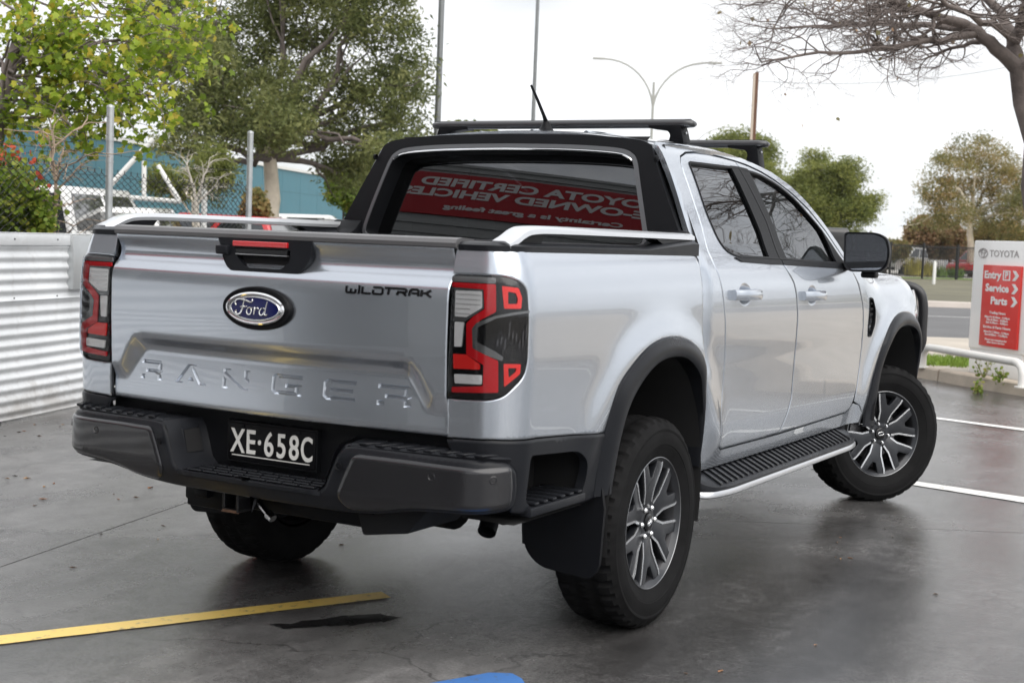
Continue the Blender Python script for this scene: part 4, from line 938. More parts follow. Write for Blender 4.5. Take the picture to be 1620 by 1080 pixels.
def make_wheels():
    tyre=wheel_meshes()
    DARK=mat('wheel_grey',(.022,.024,.029),.32,.35,coat=.2); MACH=mat('machined_alloy',(.66,.67,.69),.22,.95); BARREL=mat('barrel_dark',(.03,.03,.033),.4,.6)
    # rim barrel + lip
    b=MB(); b.lathe([(-.10,.225),(-.09,.215),(.03,.205),(.085,.215),(.092,.221)],'x',64); rim=b; lipb=MB(); lipb.lathe([(.090,.220),(.098,.227),(.104,.234),(.110,.240),(.106,.246),(.098,.246)],'x',64)
    b2=MB(); b2.lathe([(.1095,.2385),(.1115,.2405),(.1105,.2430)],'x',64)
    sp=MB(); ed=MB()
    def xr(r): return .080+.018*sst(.06,.20,r)-.0*r     # face height along the axis
    for k in range(6):
        a0=2*math.pi*k/6+R(12)
        def P(r,t,dx=0): return (float(xr(r))+dx,r*math.cos(a0)-t*math.sin(a0),r*math.sin(a0)+t*math.cos(a0))
        poly=[(.045,-.032),(.120,-.043),(.195,-.080),(.226,-.094),(.239,-.046),(.210,-.034),(.166,-.010),(.166,.010),(.210,.034),(.239,.046),(.226,.094),(.195,.080),(.120,.043),(.045,.032)]
        sp.prism(poly,lambda r,t:P(r,t,-.032),lambda r,t:P(r,t,0))
        for s in (-1,1):
            strip=stroke_poly([(.070,s*.0312),(.119,s*.0385),(.192,s*.0740),(.224,s*.0845)],.0090)
            ed.prism(strip,lambda r,t:P(r,t,-.004),lambda r,t:P(r,t,.0022))
    hub=MB(); hub.lathe([(.04,.066),(.070,.070),(.0795,.066),(.083,.050),(.083,.036)],'x',32)
    cap=MB(); cap.lathe([(.080,.034),(.088,.033),(.091,.027),(.0915,.0)],'x',28)
    capl=MB()
    V=[(.0925,.020*math.cos(2*math.pi*k/24),.009*math.sin(2*math.pi*k/24)) for k in range(25)]
    capl.tube(V,.0012,5,cap=False); capl.tube([(.0925,-.010,-.002),(.0925,-.004,.003),(.0925,.004,-.002),(.0925,.011,.003)],.0015,5)
    nut=MB(); nut.lathe([(.070,.0105),(.088,.0105),(.0935,.006),(.0945,.0)],'x',12)
    disc=MB(); disc.lathe([(.0,.06),(.0,.155),(.012,.155),(.012,.06)],'x',36); cal=MB(); cal.box((-.03,.06,.08),(.045,.15,.19))
    well=MB(); well.lathe([(-.02,.0),(-.02,.215)],'x',40)
    meshes=None; proto=empty('wheel',(0,0,0),0,T)
    link('tyre',tyre,proto)
    r=rim.build('rim',BARREL,proto); 
    lipb.build('rim_flange',DARK,proto); b2.build('rim_lip',mat('lip_alloy',(.22,.225,.235),.3,.9),proto)
    sp.build('spokes',DARK,proto,bevel=.003,seg=2); ed.build('machined_edges',MACH,proto)
    hub.build('hub',DARK,proto); cap.build('centre_cap',GLOSSK,proto); capl.build('cap_emblem',CHROME,proto); n0=nut.build('wheel_nut',CHROME,proto)
    for k in range(6):
        a=2*math.pi*k/6+R(42); q=n0 if k==0 else link('wheel_nut',n0.data,proto); q.location=(0,.0555*math.cos(a),.0555*math.sin(a))
    disc.build('brake_disc',mat('disc_steel',(.25,.25,.26),.4,.9),proto); cal.build('brake_caliper',BLK,proto,bevel=.01); well.build('brake_shield',VOID,proto)
    spots=[((.817,0,.3845),0,R(20)),((-.817,0,.3845),math.pi,R(70)),((.800,3.262,.3845),-R(38),R(5)),((-.80,3.262,.3845),math.pi-R(31),0)]
    for i,(p,rz,rx) in enumerate(spots):
        o=proto if i==0 else copy_tree(proto,T)
        o.rotation_mode='XYZ'; o.location=p; o.rotation_euler=(rx,0,rz)
def build_truck():
    both(side_parts); bumper_centre(); tailgate(); cab_top(); roof_rack(); bed_and_under(); make_wheels()
build_truck()
# ------------------------------------------------------------------ ground
def at(u,v,D):
    """point seen at photo pixel (u,v) of the 1620x1080 frame, D metres ahead of the camera"""
    d=_f+_r2*((u-810)/2234.1)-_u2*((v-540)/2234.1); return CAM_P+d*D
def atz(u,D,z=0.):
    """point in the vertical column of pixel u at the horizon, D ahead, height z"""
    p=at(u,346+62/1619*u,D); return Vector((p.x,p.y,z))
def ramp_mat(name, fn):
    m=bpy.data.materials.new(name); m.use_nodes=True; MATS[name]=m; fn(m.node_tree, m.node_tree.nodes['Principled BSDF']); return m
def concrete(nt,b):
    N=nt.nodes.new; LK=nt.links.new; tc=N('ShaderNodeTexCoord')
    def noise(sc,det=6,ro=.6,dist=0.,vec=None):
        n=N('ShaderNodeTexNoise'); n.inputs['Scale'].default_value=sc; n.inputs['Detail'].default_value=det; n.inputs['Roughness'].default_value=ro; n.inputs['Distortion'].default_value=dist
        LK(vec or tc.outputs['Object'],n.inputs['Vector']); return n.outputs['Fac']
    def rng(x,a,c,lo,hi):
        m=N('ShaderNodeMapRange'); m.inputs['From Min'].default_value=a; m.inputs['From Max'].default_value=c; m.inputs['To Min'].default_value=lo; m.inputs['To Max'].default_value=hi; LK(x,m.inputs['Value']); return m.outputs[0]
    def mul(x,y):
        m=N('ShaderNodeMath'); m.operation='MULTIPLY'; LK(x,m.inputs[0]); LK(y,m.inputs[1]); return m.outputs[0]
    mp=N('ShaderNodeMapping'); mp.inputs['Rotation'].default_value=(0,0,R(28)); mp.inputs['Scale'].default_value=(1,.42,1); LK(tc.outputs['Object'],mp.inputs[0])
    big=noise(.55,5,.55,.6); mid=noise(2.1,8,.62,.5,mp.outputs[0]); fine=noise(38,6,.7); grit=noise(260,3,.6); spots=noise(9,3,.5,.2)
    v=mul(rng(big,.3,.7,.62,1.30),rng(mid,.28,.72,.58,1.35)); v=mul(v,rng(fine,.25,.75,.90,1.08)); v=mul(v,rng(grit,.2,.8,.80,1.18)); v=mul(v,rng(spots,.26,.36,.72,1.0)); wet=rng(noise(.33,4,.6,.8),.40,.56,.60,1.12); v=mul(v,wet); streak=rng(noise(5.5,7,.68,1.2,mp.outputs[0]),.34,.66,.80,1.22); v=mul(v,streak); v=mul(v,rng(noise(13,10,.78,.4),.3,.7,.72,1.28))
    vo=N('ShaderNodeTexVoronoi'); vo.feature='DISTANCE_TO_EDGE'; vo.inputs['Scale'].default_value=.42
    wv=N('ShaderNodeVectorMath'); wv.operation='ADD'; nn=N('ShaderNodeTexNoise'); nn.inputs['Scale'].default_value=2.2; nn.inputs['Detail'].default_value=8; LK(tc.outputs['Object'],nn.inputs['Vector'])
    sc_=N('ShaderNodeVectorMath'); sc_.operation='SCALE'; sc_.inputs['Scale'].default_value=.55; LK(nn.outputs['Color'],sc_.inputs[0]); LK(tc.outputs['Object'],wv.inputs[0]); LK(sc_.outputs[0],wv.inputs[1]); LK(wv.outputs[0],vo.inputs['Vector'])
    crk=N('ShaderNodeMath'); crk.operation='MAXIMUM'; LK(rng(vo.outputs['Distance'],.0,.0035,.45,1.0),crk.inputs[0]); LK(rng(big,.46,.52,1.0,.0),crk.inputs[1]); v=mul(v,crk.outputs[0]); v=mul(v,rng(noise(95,2,.5),.34,.66,.80,1.17))
    cm=N('ShaderNodeVectorMath'); cm.operation='SCALE'; cm.inputs[0].default_value=(.108,.106,.106); LK(v,cm.inputs['Scale']); LK(cm.outputs[0],b.inputs['Base Color'])
    r=mul(rng(mid,.30,.70,.72,1.28),rng(big,.35,.65,.85,1.15)); r2=mul(mul(r,rng(fine,.3,.7,.9,1.1)),rng(wet,.6,1.12,.62,1.18))
    rr=N('ShaderNodeMath'); rr.operation='MULTIPLY'; rr.inputs[1].default_value=.245; LK(r2,rr.inputs[0]); LK(rr.outputs[0],b.inputs['Roughness'])
    b.inputs['Specular IOR Level'].default_value=.55
    bp=N('ShaderNodeBump'); bp.inputs['Distance'].default_value=.0016; bp.inputs['Strength'].default_value=.55; LK(mul(grit,rng(fine,.2,.8,.5,1.2)),bp.inputs['Height']); LK(bp.outputs[0],b.inputs['Normal'])
CONC=ramp_mat('forecourt_concrete',concrete)
GR=MB(); GR.add([(-4000,-4000,-.10),(4000,-4000,-.10),(4000,4000,-.10),(-4000,4000,-.10)],[(0,1,2,3)])
tag(GR.build('ground',mat('dry_ground',(.20,.19,.165),.9,var=.25,vscale=.05),None),kind='structure')
def clip(poly,p,d,keep):
    """half-plane of a convex polygon left (keep=1) or right (-1) of the line p,d"""
    out=[]; n=len(poly); s=lambda q:((q[1]-p[1])*d[0]-(q[0]-p[0])*d[1])*keep
    for i in range(n):
        a=poly[i];b_=poly[(i+1)%n];sa,sb=s(a),s(b_)
        if sa>=0: out.append(a)
        if (sa>=0)!=(sb>=0): t=sa/(sa-sb); out.append((a[0]+(b_[0]-a[0])*t,a[1]+(b_[1]-a[1])*t))
    return out
FC=MB(); FC.add([(-30,-20,-.055),(16,-20,-.055),(16,13.4,-.055),(-30,14.5,-.055)],[(0,1,2,3)]); FCo=FC.build('forecourt',mat('joint_dark',(.03,.029,.028),.9),None); tag(FCo,'grey concrete forecourt under the pickup truck',None,None,'structure')
base=[(-30,-20),(16,-20),(16,13.3),(-30,14.4)]
jl=((-1.7,-.3),(-.25,.97)); jr=((.82,4.14),(.985,-.15)); jr2=((.38,2.06),(.87,.49)); jf=((2.6,-2.2),(.9,.30))
A_=clip(base,*jl,1); rest=clip(base,*jl,-1); Bs=clip(rest,*jr,1); rest=clip(rest,*jr,-1); Cs=clip(rest,*jr2,1); Ds=clip(rest,*jr2,-1)
A1=clip(A_,(-3.2,-3.6),(.97,.25),1); A2=clip(A_,(-3.2,-3.6),(.97,.25),-1)
for pl_ in (A1,A2,Bs,Cs,Ds):
    if len(pl_)<3: continue
    q=offset_poly(pl_,.0035); m=MB(); m.prism(q,lambda x,y:(x,y,-.06),lambda x,y:(x,y,0)); m.build('slab',CONC,FCo)
# painted marks
def paint(nt,b,col,wear=.5):
    N=nt.nodes.new; LK=nt.links.new; tc=N('ShaderNodeTexCoord'); n=N('ShaderNodeTexNoise'); n.inputs['Scale'].default_value=22; n.inputs['Detail'].default_value=8; n.inputs['Roughness'].default_value=.7; LK(tc.outputs['Object'],n.inputs['Vector'])
    mr=N('ShaderNodeMapRange'); mr.inputs['From Min'].default_value=.33; mr.inputs['From Max'].default_value=.43; LK(n.outputs['Fac'],mr.inputs['Value'])
    mx=N('ShaderNodeMix'); mx.data_type='RGBA'; mx.inputs['A'].default_value=(.10+col[0]*wear*.25,.10+col[1]*wear*.25,.09+col[2]*wear*.2,1); mx.inputs['B'].default_value=(*col,1); LK(mr.outputs[0],mx.inputs['Factor'])
    LK(mx.outputs['Result'],b.inputs['Base Color']); b.inputs['Roughness'].default_value=.42
YEL=ramp_mat('yellow_paint',lambda nt,b:paint(nt,b,(.78,.56,.15),.75)); WHT=ramp_mat('white_line_paint',lambda nt,b:paint(nt,b,(.72,.72,.70),.7)); BLU=ramp_mat('blue_paint',lambda nt,b:paint(nt,b,(.07,.20,.52),.8))
def mark(name,poly,m,label,cat='line',z=.004):
    # grid the sheet a little so that edges look hand painted
    P=densify(poly,.12); rnd=random.Random(name+str(poly[0])); P=[(x+rnd.uniform(-.0025,.0025),y+rnd.uniform(-.0025,.0025)) for x,y in P]
    b=MB(); b.add([(x,y,z) for x,y in P],tri(P)); return tag(b.build(name,m,None),label,cat)
mark('painted_line',[(-1.42,-2.72),(-1.32,-2.76),(-.045,-.262),(-.125,-.215)],YEL,'faded yellow line painted on the concrete behind the truck')
mark('painted_patch',[(.56,-1.30),(.655,-1.03),(.745,-.842),(.805,-.80),(.86,-.83),(1.25,-1.28)],BLU,'blue painted patch on the concrete at the bottom edge','painted marking')
mark('painted_line',[(.20,4.06),(.20,4.16),(1.55,3.935),(4.5,3.40),(4.5,3.22),(1.56,3.745)],WHT,'thick white bay line on the concrete beside the front wheel')
mark('painted_line',[(-.9,7.80),(-.9,7.92),(.13,7.65),(.91,7.44),(5.0,6.35),(5.0,6.22),(.93,7.28),(.15,7.52)],WHT,'thin white bay line nearer the kerb, beyond the front wheel')
# puddle
pud=[(-.135,-.825),(-.10,-.79),(-.085,-.735),(-.04,-.66),(-.02,-.60),(.02,-.545),(.07,-.50),(.13,-.495),(.125,-.55),(.085,-.60),(.055,-.66),(.02,-.70),(-.03,-.74),(-.06,-.79),(-.10,-.83)]
_pr=random.Random(9); pp=[tuple(q) for q in smooth_open([(x+_pr.uniform(-.005,.005),y+_pr.uniform(-.005,.005)) for x,y in densify(offset_poly(pud,-.022),.03)],2)][:-1]; pp=dedupe(pp,.002)
def film(nt,b):
    N=nt.nodes.new; LK=nt.links.new; a=N('ShaderNodeAttribute'); a.attribute_name='wet'; tcw=N('ShaderNodeTexCoord'); n=N('ShaderNodeTexNoise'); n.inputs['Scale'].default_value=60; n.inputs['Detail'].default_value=6; LK(tcw.outputs['Object'],n.inputs['Vector'])
    s_=N('ShaderNodeMath'); s_.operation='ADD'; LK(a.outputs['Fac'],s_.inputs[0]); LK(n.outputs['Fac'],s_.inputs[1]); m_=N('ShaderNodeMapRange'); m_.inputs['From Min'].default_value=.62; m_.inputs['From Max'].default_value=1.25; m_.inputs['To Max'].default_value=.85; LK(s_.outputs[0],m_.inputs['Value']); LK(m_.outputs[0],b.inputs['Alpha'])
    b.inputs['Base Color'].default_value=(.016,.016,.017,1); b.inputs['Roughness'].default_value=.03
WATER=ramp_mat('water_film',film)
pi_=offset_poly(pp,.012); n_=len(pp); b=MB(); b.add([(x,y,.0045) for x,y in pp]+[(x,y,.0048) for x,y in pi_],[(i,(i+1)%n_,n_+(i+1)%n_,n_+i) for i in range(n_)]+[tuple(n_+j for j in t) for t in tri(pi_)])
PU=tag(b.build('puddle',WATER,None),'small dark puddle on the concrete beside the yellow line','puddle'); _a=PU.data.attributes.new('wet','FLOAT','POINT'); _a.data.foreach_set('value',[0.]*n_+[1.]*n_)
# fallen leaves
LEAFM=[mat('dry_leaf_%d'%i,c,.7) for i,c in enumerate(((.22,.10,.04),(.10,.055,.03),(.30,.17,.07),(.05,.04,.03)))]
rnd=random.Random(5)
def dry_leaf_mesh(i):
    r=random.Random(i); V=[(0,0,.002)]; n=9
    for k in range(n):
        a=2*math.pi*k/n; rr=.6+.4*math.cos(2*a)+r.uniform(-.12,.12)+.25*(k%2); V.append((rr*math.cos(a),rr*.62*math.sin(a),.12+.35*abs(math.sin(a))+r.uniform(-.1,.15)))
    return mesh_of('fallen_leaf',[(x,y,max(.0,z)) for x,y,z in V],[(0,1+k,1+(k+1)%n) for k in range(n)],LEAFM[i%4],False)
LM=[dry_leaf_mesh(i) for i in range(6)]
spots=[(68,790),(55,800),(43,757),(24,753),(85,765),(180,782),(187,790),(215,787),(12,757),(30,684),(55,672),(95,675),(38,682),(62,690),(100,672),(160,845),(238,772),(258,832),(540,862),(115,898),(250,853),(1400,836),(1330,850),(1325,858),(1345,883),(1322,881),(1330,884),(1412,848),(1290,1020),(1085,1065),(1140,1062),(1480,940),(70,770),(8,690)]
for k,(u,v) in enumerate(spots):
    d=_f+_r2*((u-810)/2234.1)-_u2*((v-540)/2234.1); t=-CAM_P.z/d.z; p=CAM_P+d*t
    o=link('fallen_leaf',LM[k%6],None,(p.x,p.y,.001),(0,0,rnd.uniform(0,6))); s=rnd.uniform(.010,.020)*(1.2 if v<800 else .8); o.scale=(s,s,s*.6)
    tag(o,'small dry brown leaf lying on the concrete','leaf','fallen leaves on the concrete')
# road side of the kerb
def strip(name,poly,m,z,kind='structure'):
    b=MB(); b.add([(x,y,z) for x,y in poly],tri(poly)); return tag(b.build(name,m,None),kind=kind)
ROADM=mat('road_asphalt',(.105,.105,.108),.75,var=.18,vscale=.8,bump=.003,bscale=120)
PATHM=mat('path_concrete',(.32,.30,.27),.8,var=.18,vscale=2)
rd=Vector((.575,.818)) ; rn=Vector((-.818,.575))
# road axis from the far kerb points
p0=Vector((-7.01,33.34)); p1=Vector((-5.36,34.51)); ra=(p1-p0).normalized(); rp=Vector((-ra.y,ra.x))
n0=Vector((-2.26,17.67))
def rq(a,c): q=p0+ra*a+rp*c; return (q.x,q.y)
off_near=(n0-p0).dot(rp)
strip('verge',[rq(-60,off_near-7),rq(60,off_near-7),rq(60,off_near+.2),rq(-60,off_near+.2)],PATHM,-.02)
strip('road',[rq(-150,off_near),rq(150,off_near),rq(150,.15),rq(-150,.15)],ROADM,-.012)
for a in range(-6,7):
    q0=a*9.0
    poly=[rq(q0,off_near*.36),rq(q0+8.9,off_near*.36),rq(q0+8.9,off_near*.36+.12),rq(q0,off_near*.36+.12)]
    bb=MB(); bb.add([(x,y,-.006) for x,y in poly],[(0,1,2,3)]); bb=bb.build('lane_line',WHT,bpy.data.objects['road'])
kb=MB(); V=[]
for a in (-150,150):
    for c,z in ((0.0,-.01),(0.02,.13),(.45,.14),(.45,-.1)): x,y=rq(a,c); V.append((x,y,z))
kb.add(V,[(0,1,5,4),(1,2,6,5),(2,3,7,6)]); tag(kb.build('kerb',mat('pale_kerb',(.50,.45,.41),.8,var=.12,vscale=1.5),None),kind='structure')
strip('grass_verge',[rq(-150,.46),rq(150,.46),rq(150,42.),rq(-150,42.)],mat('dull_verge',(.115,.108,.070),.9,var=.35,vscale=.35),.10)
fz=.13
# ------------------------------------------------------------------ vegetation
def leaf_mat(name, cols, rough=.5, trans=.35):
    if name in MATS: return MATS[name]
    m=bpy.data.materials.new(name); m.use_nodes=True; nt=m.node_tree; b=nt.nodes['Principled BSDF']; N=nt.nodes.new; LK=nt.links.new
    at_=N('ShaderNodeAttribute'); at_.attribute_name='rnd'; cr=N('ShaderNodeValToRGB'); cr.color_ramp.interpolation='LINEAR'
    el=cr.color_ramp.elements; el[0].position=0; el[0].color=(*cols[0],1); el[1].position=1; el[1].color=(*cols[-1],1)
    for i,c in enumerate(cols[1:-1]): e=el.new((i+1)/(len(cols)-1)); e.color=(*c,1)
    LK(at_.outputs['Fac'],cr.inputs[0]); LK(cr.outputs[0],b.inputs['Base Color']); b.inputs['Roughness'].default_value=rough; b.inputs['Specular IOR Level'].default_value=.3
    tr=N('ShaderNodeBsdfTranslucent'); LK(cr.outputs[0],tr.inputs[0]); mx=N('ShaderNodeMixShader'); mx.inputs[0].default_value=trans
    o=nt.nodes['Material Output']; LK(b.outputs[0],mx.inputs[1]); LK(tr.outputs[0],mx.inputs[2]); LK(mx.outputs[0],o.inputs[0])
    MATS[name]=m; return m
LEAFSHAPE={'lance':([(0,0,0),(.35,.16,.03),(1,0,0),(.35,-.16,.03)],[(0,3,2,1)]),
 'blade':([(0,-.3,0),(.5,-.42,.05),(1,0,-.05),(.5,.42,.05),(0,.3,0)],[(0,1,2,3,4)]),
 'maple':([(0,0,0),(.12,-.42,.02),(.34,-.30,.05),(.58,-.52,.0),(.66,-.20,.06),(1.05,0,-.04),(.66,.20,.06),(.58,.52,.0),(.34,.30,.05),(.12,.42,.02)],[(0,1,2),(0,2,4),(2,3,4),(0,4,6),(4,5,6),(0,6,8),(6,7,8),(0,8,9)])}
def leaves(name, P, size, shape, m, parent, seed=0, droop=0., up=0., vary=.35, tone=None):
    """many leaves at points P, each with its own turn, size and tone"""
    rs=np.random.RandomState(seed); sv,sf=LEAFSHAPE[shape]; sv=np.array(sv); P=np.array(P); n=len(P); k=len(sv)
    d=rs.normal(size=(n,3)); d[:,2]=d[:,2]*.7-droop; d/=np.linalg.norm(d,axis=1,keepdims=True)
    w=rs.normal(size=(n,3)); w[:,2]+=up; nrm=w-(w*d).sum(1,keepdims=True)*d; nrm/=np.maximum(np.linalg.norm(nrm,axis=1,keepdims=True),1e-6); s=np.cross(nrm,d)
    sc=size*(1+rs.uniform(-vary,vary,n))
    V=P[:,None]+sc[:,None,None]*(sv[None,:,0:1]*d[:,None]+sv[None,:,1:2]*s[:,None]+sv[None,:,2:3]*nrm[:,None])
    V=V.reshape(-1,3); fl=[len(f) for f in sf]; idx=np.concatenate([np.array(f) for f in sf]); allidx=(idx[None]+np.arange(n)[:,None]*k).ravel()
    me=bpy.data.meshes.new(name); me.vertices.add(len(V)); me.vertices.foreach_set('co',V.ravel().astype(np.float32))
    me.loops.add(len(allidx)); me.loops.foreach_set('vertex_index',allidx.astype(np.int32)); tot=np.tile(fl,n); st=np.concatenate([[0],np.cumsum(tot)[:-1]])
    me.polygons.add(len(tot)); me.polygons.foreach_set('loop_start',st.astype(np.int32)); me.polygons.foreach_set('loop_total',tot.astype(np.int32)); me.update(calc_edges=True)
    t=rs.uniform(0,1,n) if tone is None else np.clip(np.array(tone)+rs.uniform(-.18,.18,n),0,1)
    a=me.attributes.new('rnd','FLOAT','POINT'); a.data.foreach_set('value',np.repeat(t,k).astype(np.float32))
    me.materials.append(m); return link(name,me,parent)
def clump_points(blobs, n_clumps, per, spread, rs, shell=.55):
    """points gathered in clumps through ellipsoid blobs; returns points and a tone per clump"""
    vol=np.array([b[1][0]*b[1][1]*b[1][2] for b in blobs])**(2/3); pr=vol/vol.sum(); pts=[];tone=[]
    for i in rs.choice(len(blobs),n_clumps,p=pr):
        c,r=blobs[i][0],blobs[i][1]; d=rs.normal(size=3); d/=np.linalg.norm(d); t=rs.uniform(shell**3,1)**(1/3); q=np.array(c)+d*t*np.array(r)
        k=max(3,int(per*rs.uniform(.5,1.5))); g=np.clip(rs.normal(size=(k,3)),-1.7,1.7)*spread*rs.uniform(.6,1.3); g[:,2]*=.75; pts.append(q+g); tone+= [rs.uniform(.1,.9)]*k
    return np.concatenate(pts),np.array(tone)
def limb(mb, a, b, r0, r1, rs, n=6, wob=.06, sag=0.):
    a=np.array(a,float); b=np.array(b,float); L=np.linalg.norm(b-a); P=[];rr=[]
    o=np.zeros(3)
    for k in range(n+1):
        t=k/n; o=o*.6+rs.normal(size=3)*wob*L*.4 if 0<k<n else np.zeros(3)
        P.append(a+(b-a)*t+o+np.array([0,0,-sag*L*math.sin(math.pi*t)])); rr.append(r0+(r1-r0)*t)
    mb.tube(P,rr,7); return P
def tree(name,label,cat,base,trunk_top,r0,blobs,leafm,barkm,n_cl,per,spread,size,shape,seed,droop=0.,group=None,limbs=None,shell=.5,limbm=None):
    rs=np.random.RandomState(seed); t=empty(name,tuple(base)); tag(t,label,cat,group); B=Vector(base)
    rel=lambda q:np.array(q)-np.array(base)
    mb=MB(); top=rel(trunk_top); pth=limb(mb,(0,0,-.05),top,r0,r0*.55,rs,8,.035)
    mb.build('trunk',barkm,t,angle=70)
    lb=MB()
    for c,r in blobs:
        q=rel(c); st=np.array(pth[rs.randint(7,9)]); P=limb(lb,st,q,r0*.42,r0*.10,rs,7,.07)
        for k in range(4):
            e=q+rs.normal(size=3)*np.array(r)*.6; limb(lb,P[rs.randint(3,7)],e,r0*.14,r0*.03,rs,5,.08)
    lb.build('branches',limbm or barkm,t,angle=70)
    pts,tone=clump_points([(rel(c),r) for c,r in blobs],n_cl,per,spread,rs,shell)
    leaves('crown',pts,size,shape,leafm,t,seed+1,droop,.4,.35,tone)
    return t
BARKG=mat('gum_bark',(.62,.55,.45),.8,var=.25,vscale=2.5,bump=.01,bscale=12); BARKD=mat('dark_bark',(.085,.07,.058),.9,var=.35,vscale=6,bump=.012,bscale=25); BARKGR=mat('grey_bark',(.15,.125,.115),.9,var=.35,vscale=5,bump=.01,bscale=30)
GUML=leaf_mat('gum_leaf',[(.085,.105,.040),(.15,.178,.064),(.23,.255,.095),(.34,.345,.14)],.5,.5)
GUMR=leaf_mat('gum_leaf_rusty',[(.13,.145,.055),(.23,.225,.085),(.33,.27,.11),(.45,.31,.145)],.5,.5)
ROUND=leaf_mat('round_leaf',[(.10,.125,.036),(.17,.20,.056),(.25,.275,.08),(.35,.35,.11)],.5,.5)
PLANE=leaf_mat('plane_leaf',[(.10,.15,.016),(.18,.27,.026),(.30,.41,.042),(.45,.54,.075),(.55,.43,.06)],.45,.55)
AUT=leaf_mat('autumn_leaf',[(.14,.13,.055),(.26,.20,.09),(.42,.26,.17),(.32,.28,.12)],.55,.35)
SHR=leaf_mat('shrub_leaf',[(.07,.11,.016),(.13,.20,.026),(.21,.29,.042),(.34,.33,.06)],.5,.45)
def pb(lst,D,dj,seed):
    """blobs from photo pixels: (u,v,ru,rv) at depth D with scatter"""
    r=random.Random(seed); o=[]
    for u,v,ru,rv in lst:
        d=D+r.uniform(-dj,dj); p=at(u,v,d); o.append((tuple(p),(ru*d/2234,(ru+rv)*.5*d/2234,rv*d/2234)))
    return o
# big gum behind the wall
bl=pb([(300,110,80,80),(395,50,95,70),(500,30,90,60),(600,30,70,55),(480,150,100,65),(600,140,70,60),(655,125,26,55),(560,225,70,45),(425,196,72,34),(300,215,60,42),(640,195,30,32),(350,170,75,60),(545,268,40,32),(615,232,34,26),(270,40,70,60),(450,-60,120,60),(570,-50,90,50),(330,290,40,30)],38,2.6,1)
tree('gum_tree','big gum tree with pale trunk behind the corrugated wall','tree',atz(442,38),at(428,228,38),.30,bl,GUML,BARKG,1000,78,.25,.155,'lance',11,droop=.55,limbm=BARKGR)
bl=pb([(735,210,40,8),(765,212,14,7)],118,2,3)
tree('distant_tree','small distant tree peeping under the rear roof bar','tree',atz(748,118),at(748,222,118),.2,bl,ROUND,BARKD,60,40,.4,.35,'blade',5)
# round tree and rusty gum across the road
_rt=random.Random(17); _lob=[(1310+_rt.gauss(0,1)*34,318+_rt.gauss(0,1)*26,_rt.uniform(17,30),_rt.uniform(13,22)) for k in range(15)]
bl=pb([(1300,285,34,26),(1345,280,26,22),(1270,300,30,28),(1315,335,46,30),(1365,335,20,24),(1275,350,30,26),(1288,255,22,16),(1330,378,40,16),(1248,325,18,20),(1380,318,12,14)]+_lob,80,2.4,4)
tree('round_tree','dense round green tree beyond the road, above the truck mirror','tree',atz(1305,80),at(1308,345,80),.28,bl,ROUND,BARKD,820,80,.30,.19,'lance',21,.2)
bl=pb([(1170,230,40,20),(1205,250,22,30),(1150,250,40,22),(1190,285,40,30)],76,1.6,6)
tree('distant_tree','green tree behind the front roof bar','tree',atz(1175,76),at(1175,300,76),.2,bl,ROUND,BARKD,330,75,.34,.19,'lance',22,.2)
bl=pb([(1540,240,48,26),(1500,270,36,26),(1575,262,36,28),(1480,300,30,22),(1535,300,40,20),(1600,300,40,40),(1500,335,40,22),(1570,345,50,26),(1620,340,40,40),(1650,290,50,45),(1470,345,24,20)],85,2.4,7)
tree('gum_tree','rusty leaved gum with forked white trunk above the sign','tree',atz(1541,85),at(1536,330,85),.26,bl,GUMR,BARKG,430,80,.33,.19,'lance',31,.35)
# autumn shrubs and hedge between
for k,(u,v,ru,rv,D,mm,lab) in enumerate(((1404,391,26,6,86,GUMR,'low olive hedge left of the autumn shrubs beyond the road'),(1457,362,20,24,90,AUT,'tall russet shrub beside the white gum trunk across the road'),(1503,368,20,18,91,AUT,'pinkish autumn shrub between the russet shrub and the gum trunk'),(1580,370,46,24,92,GUMR,'brown-green shrub behind the top edge of the white sign'))):
    bl=pb([(u,v,ru*.8,rv*.7),(u-ru*.5,v+rv*.5,ru*.5,rv*.5),(u+ru*.5,v+rv*.4,ru*.5,rv*.6),(u,396,ru*.9,9),(u-ru*.6,394,ru*.5,9),(u+ru*.6,394,ru*.5,9)],D,.8,40+k)
    tree('shrub',lab,'shrub',atz(u,D),at(u,v+rv*.3,D),.10,bl,mm,BARKD,200,60,.24,.15,'blade',50+k)
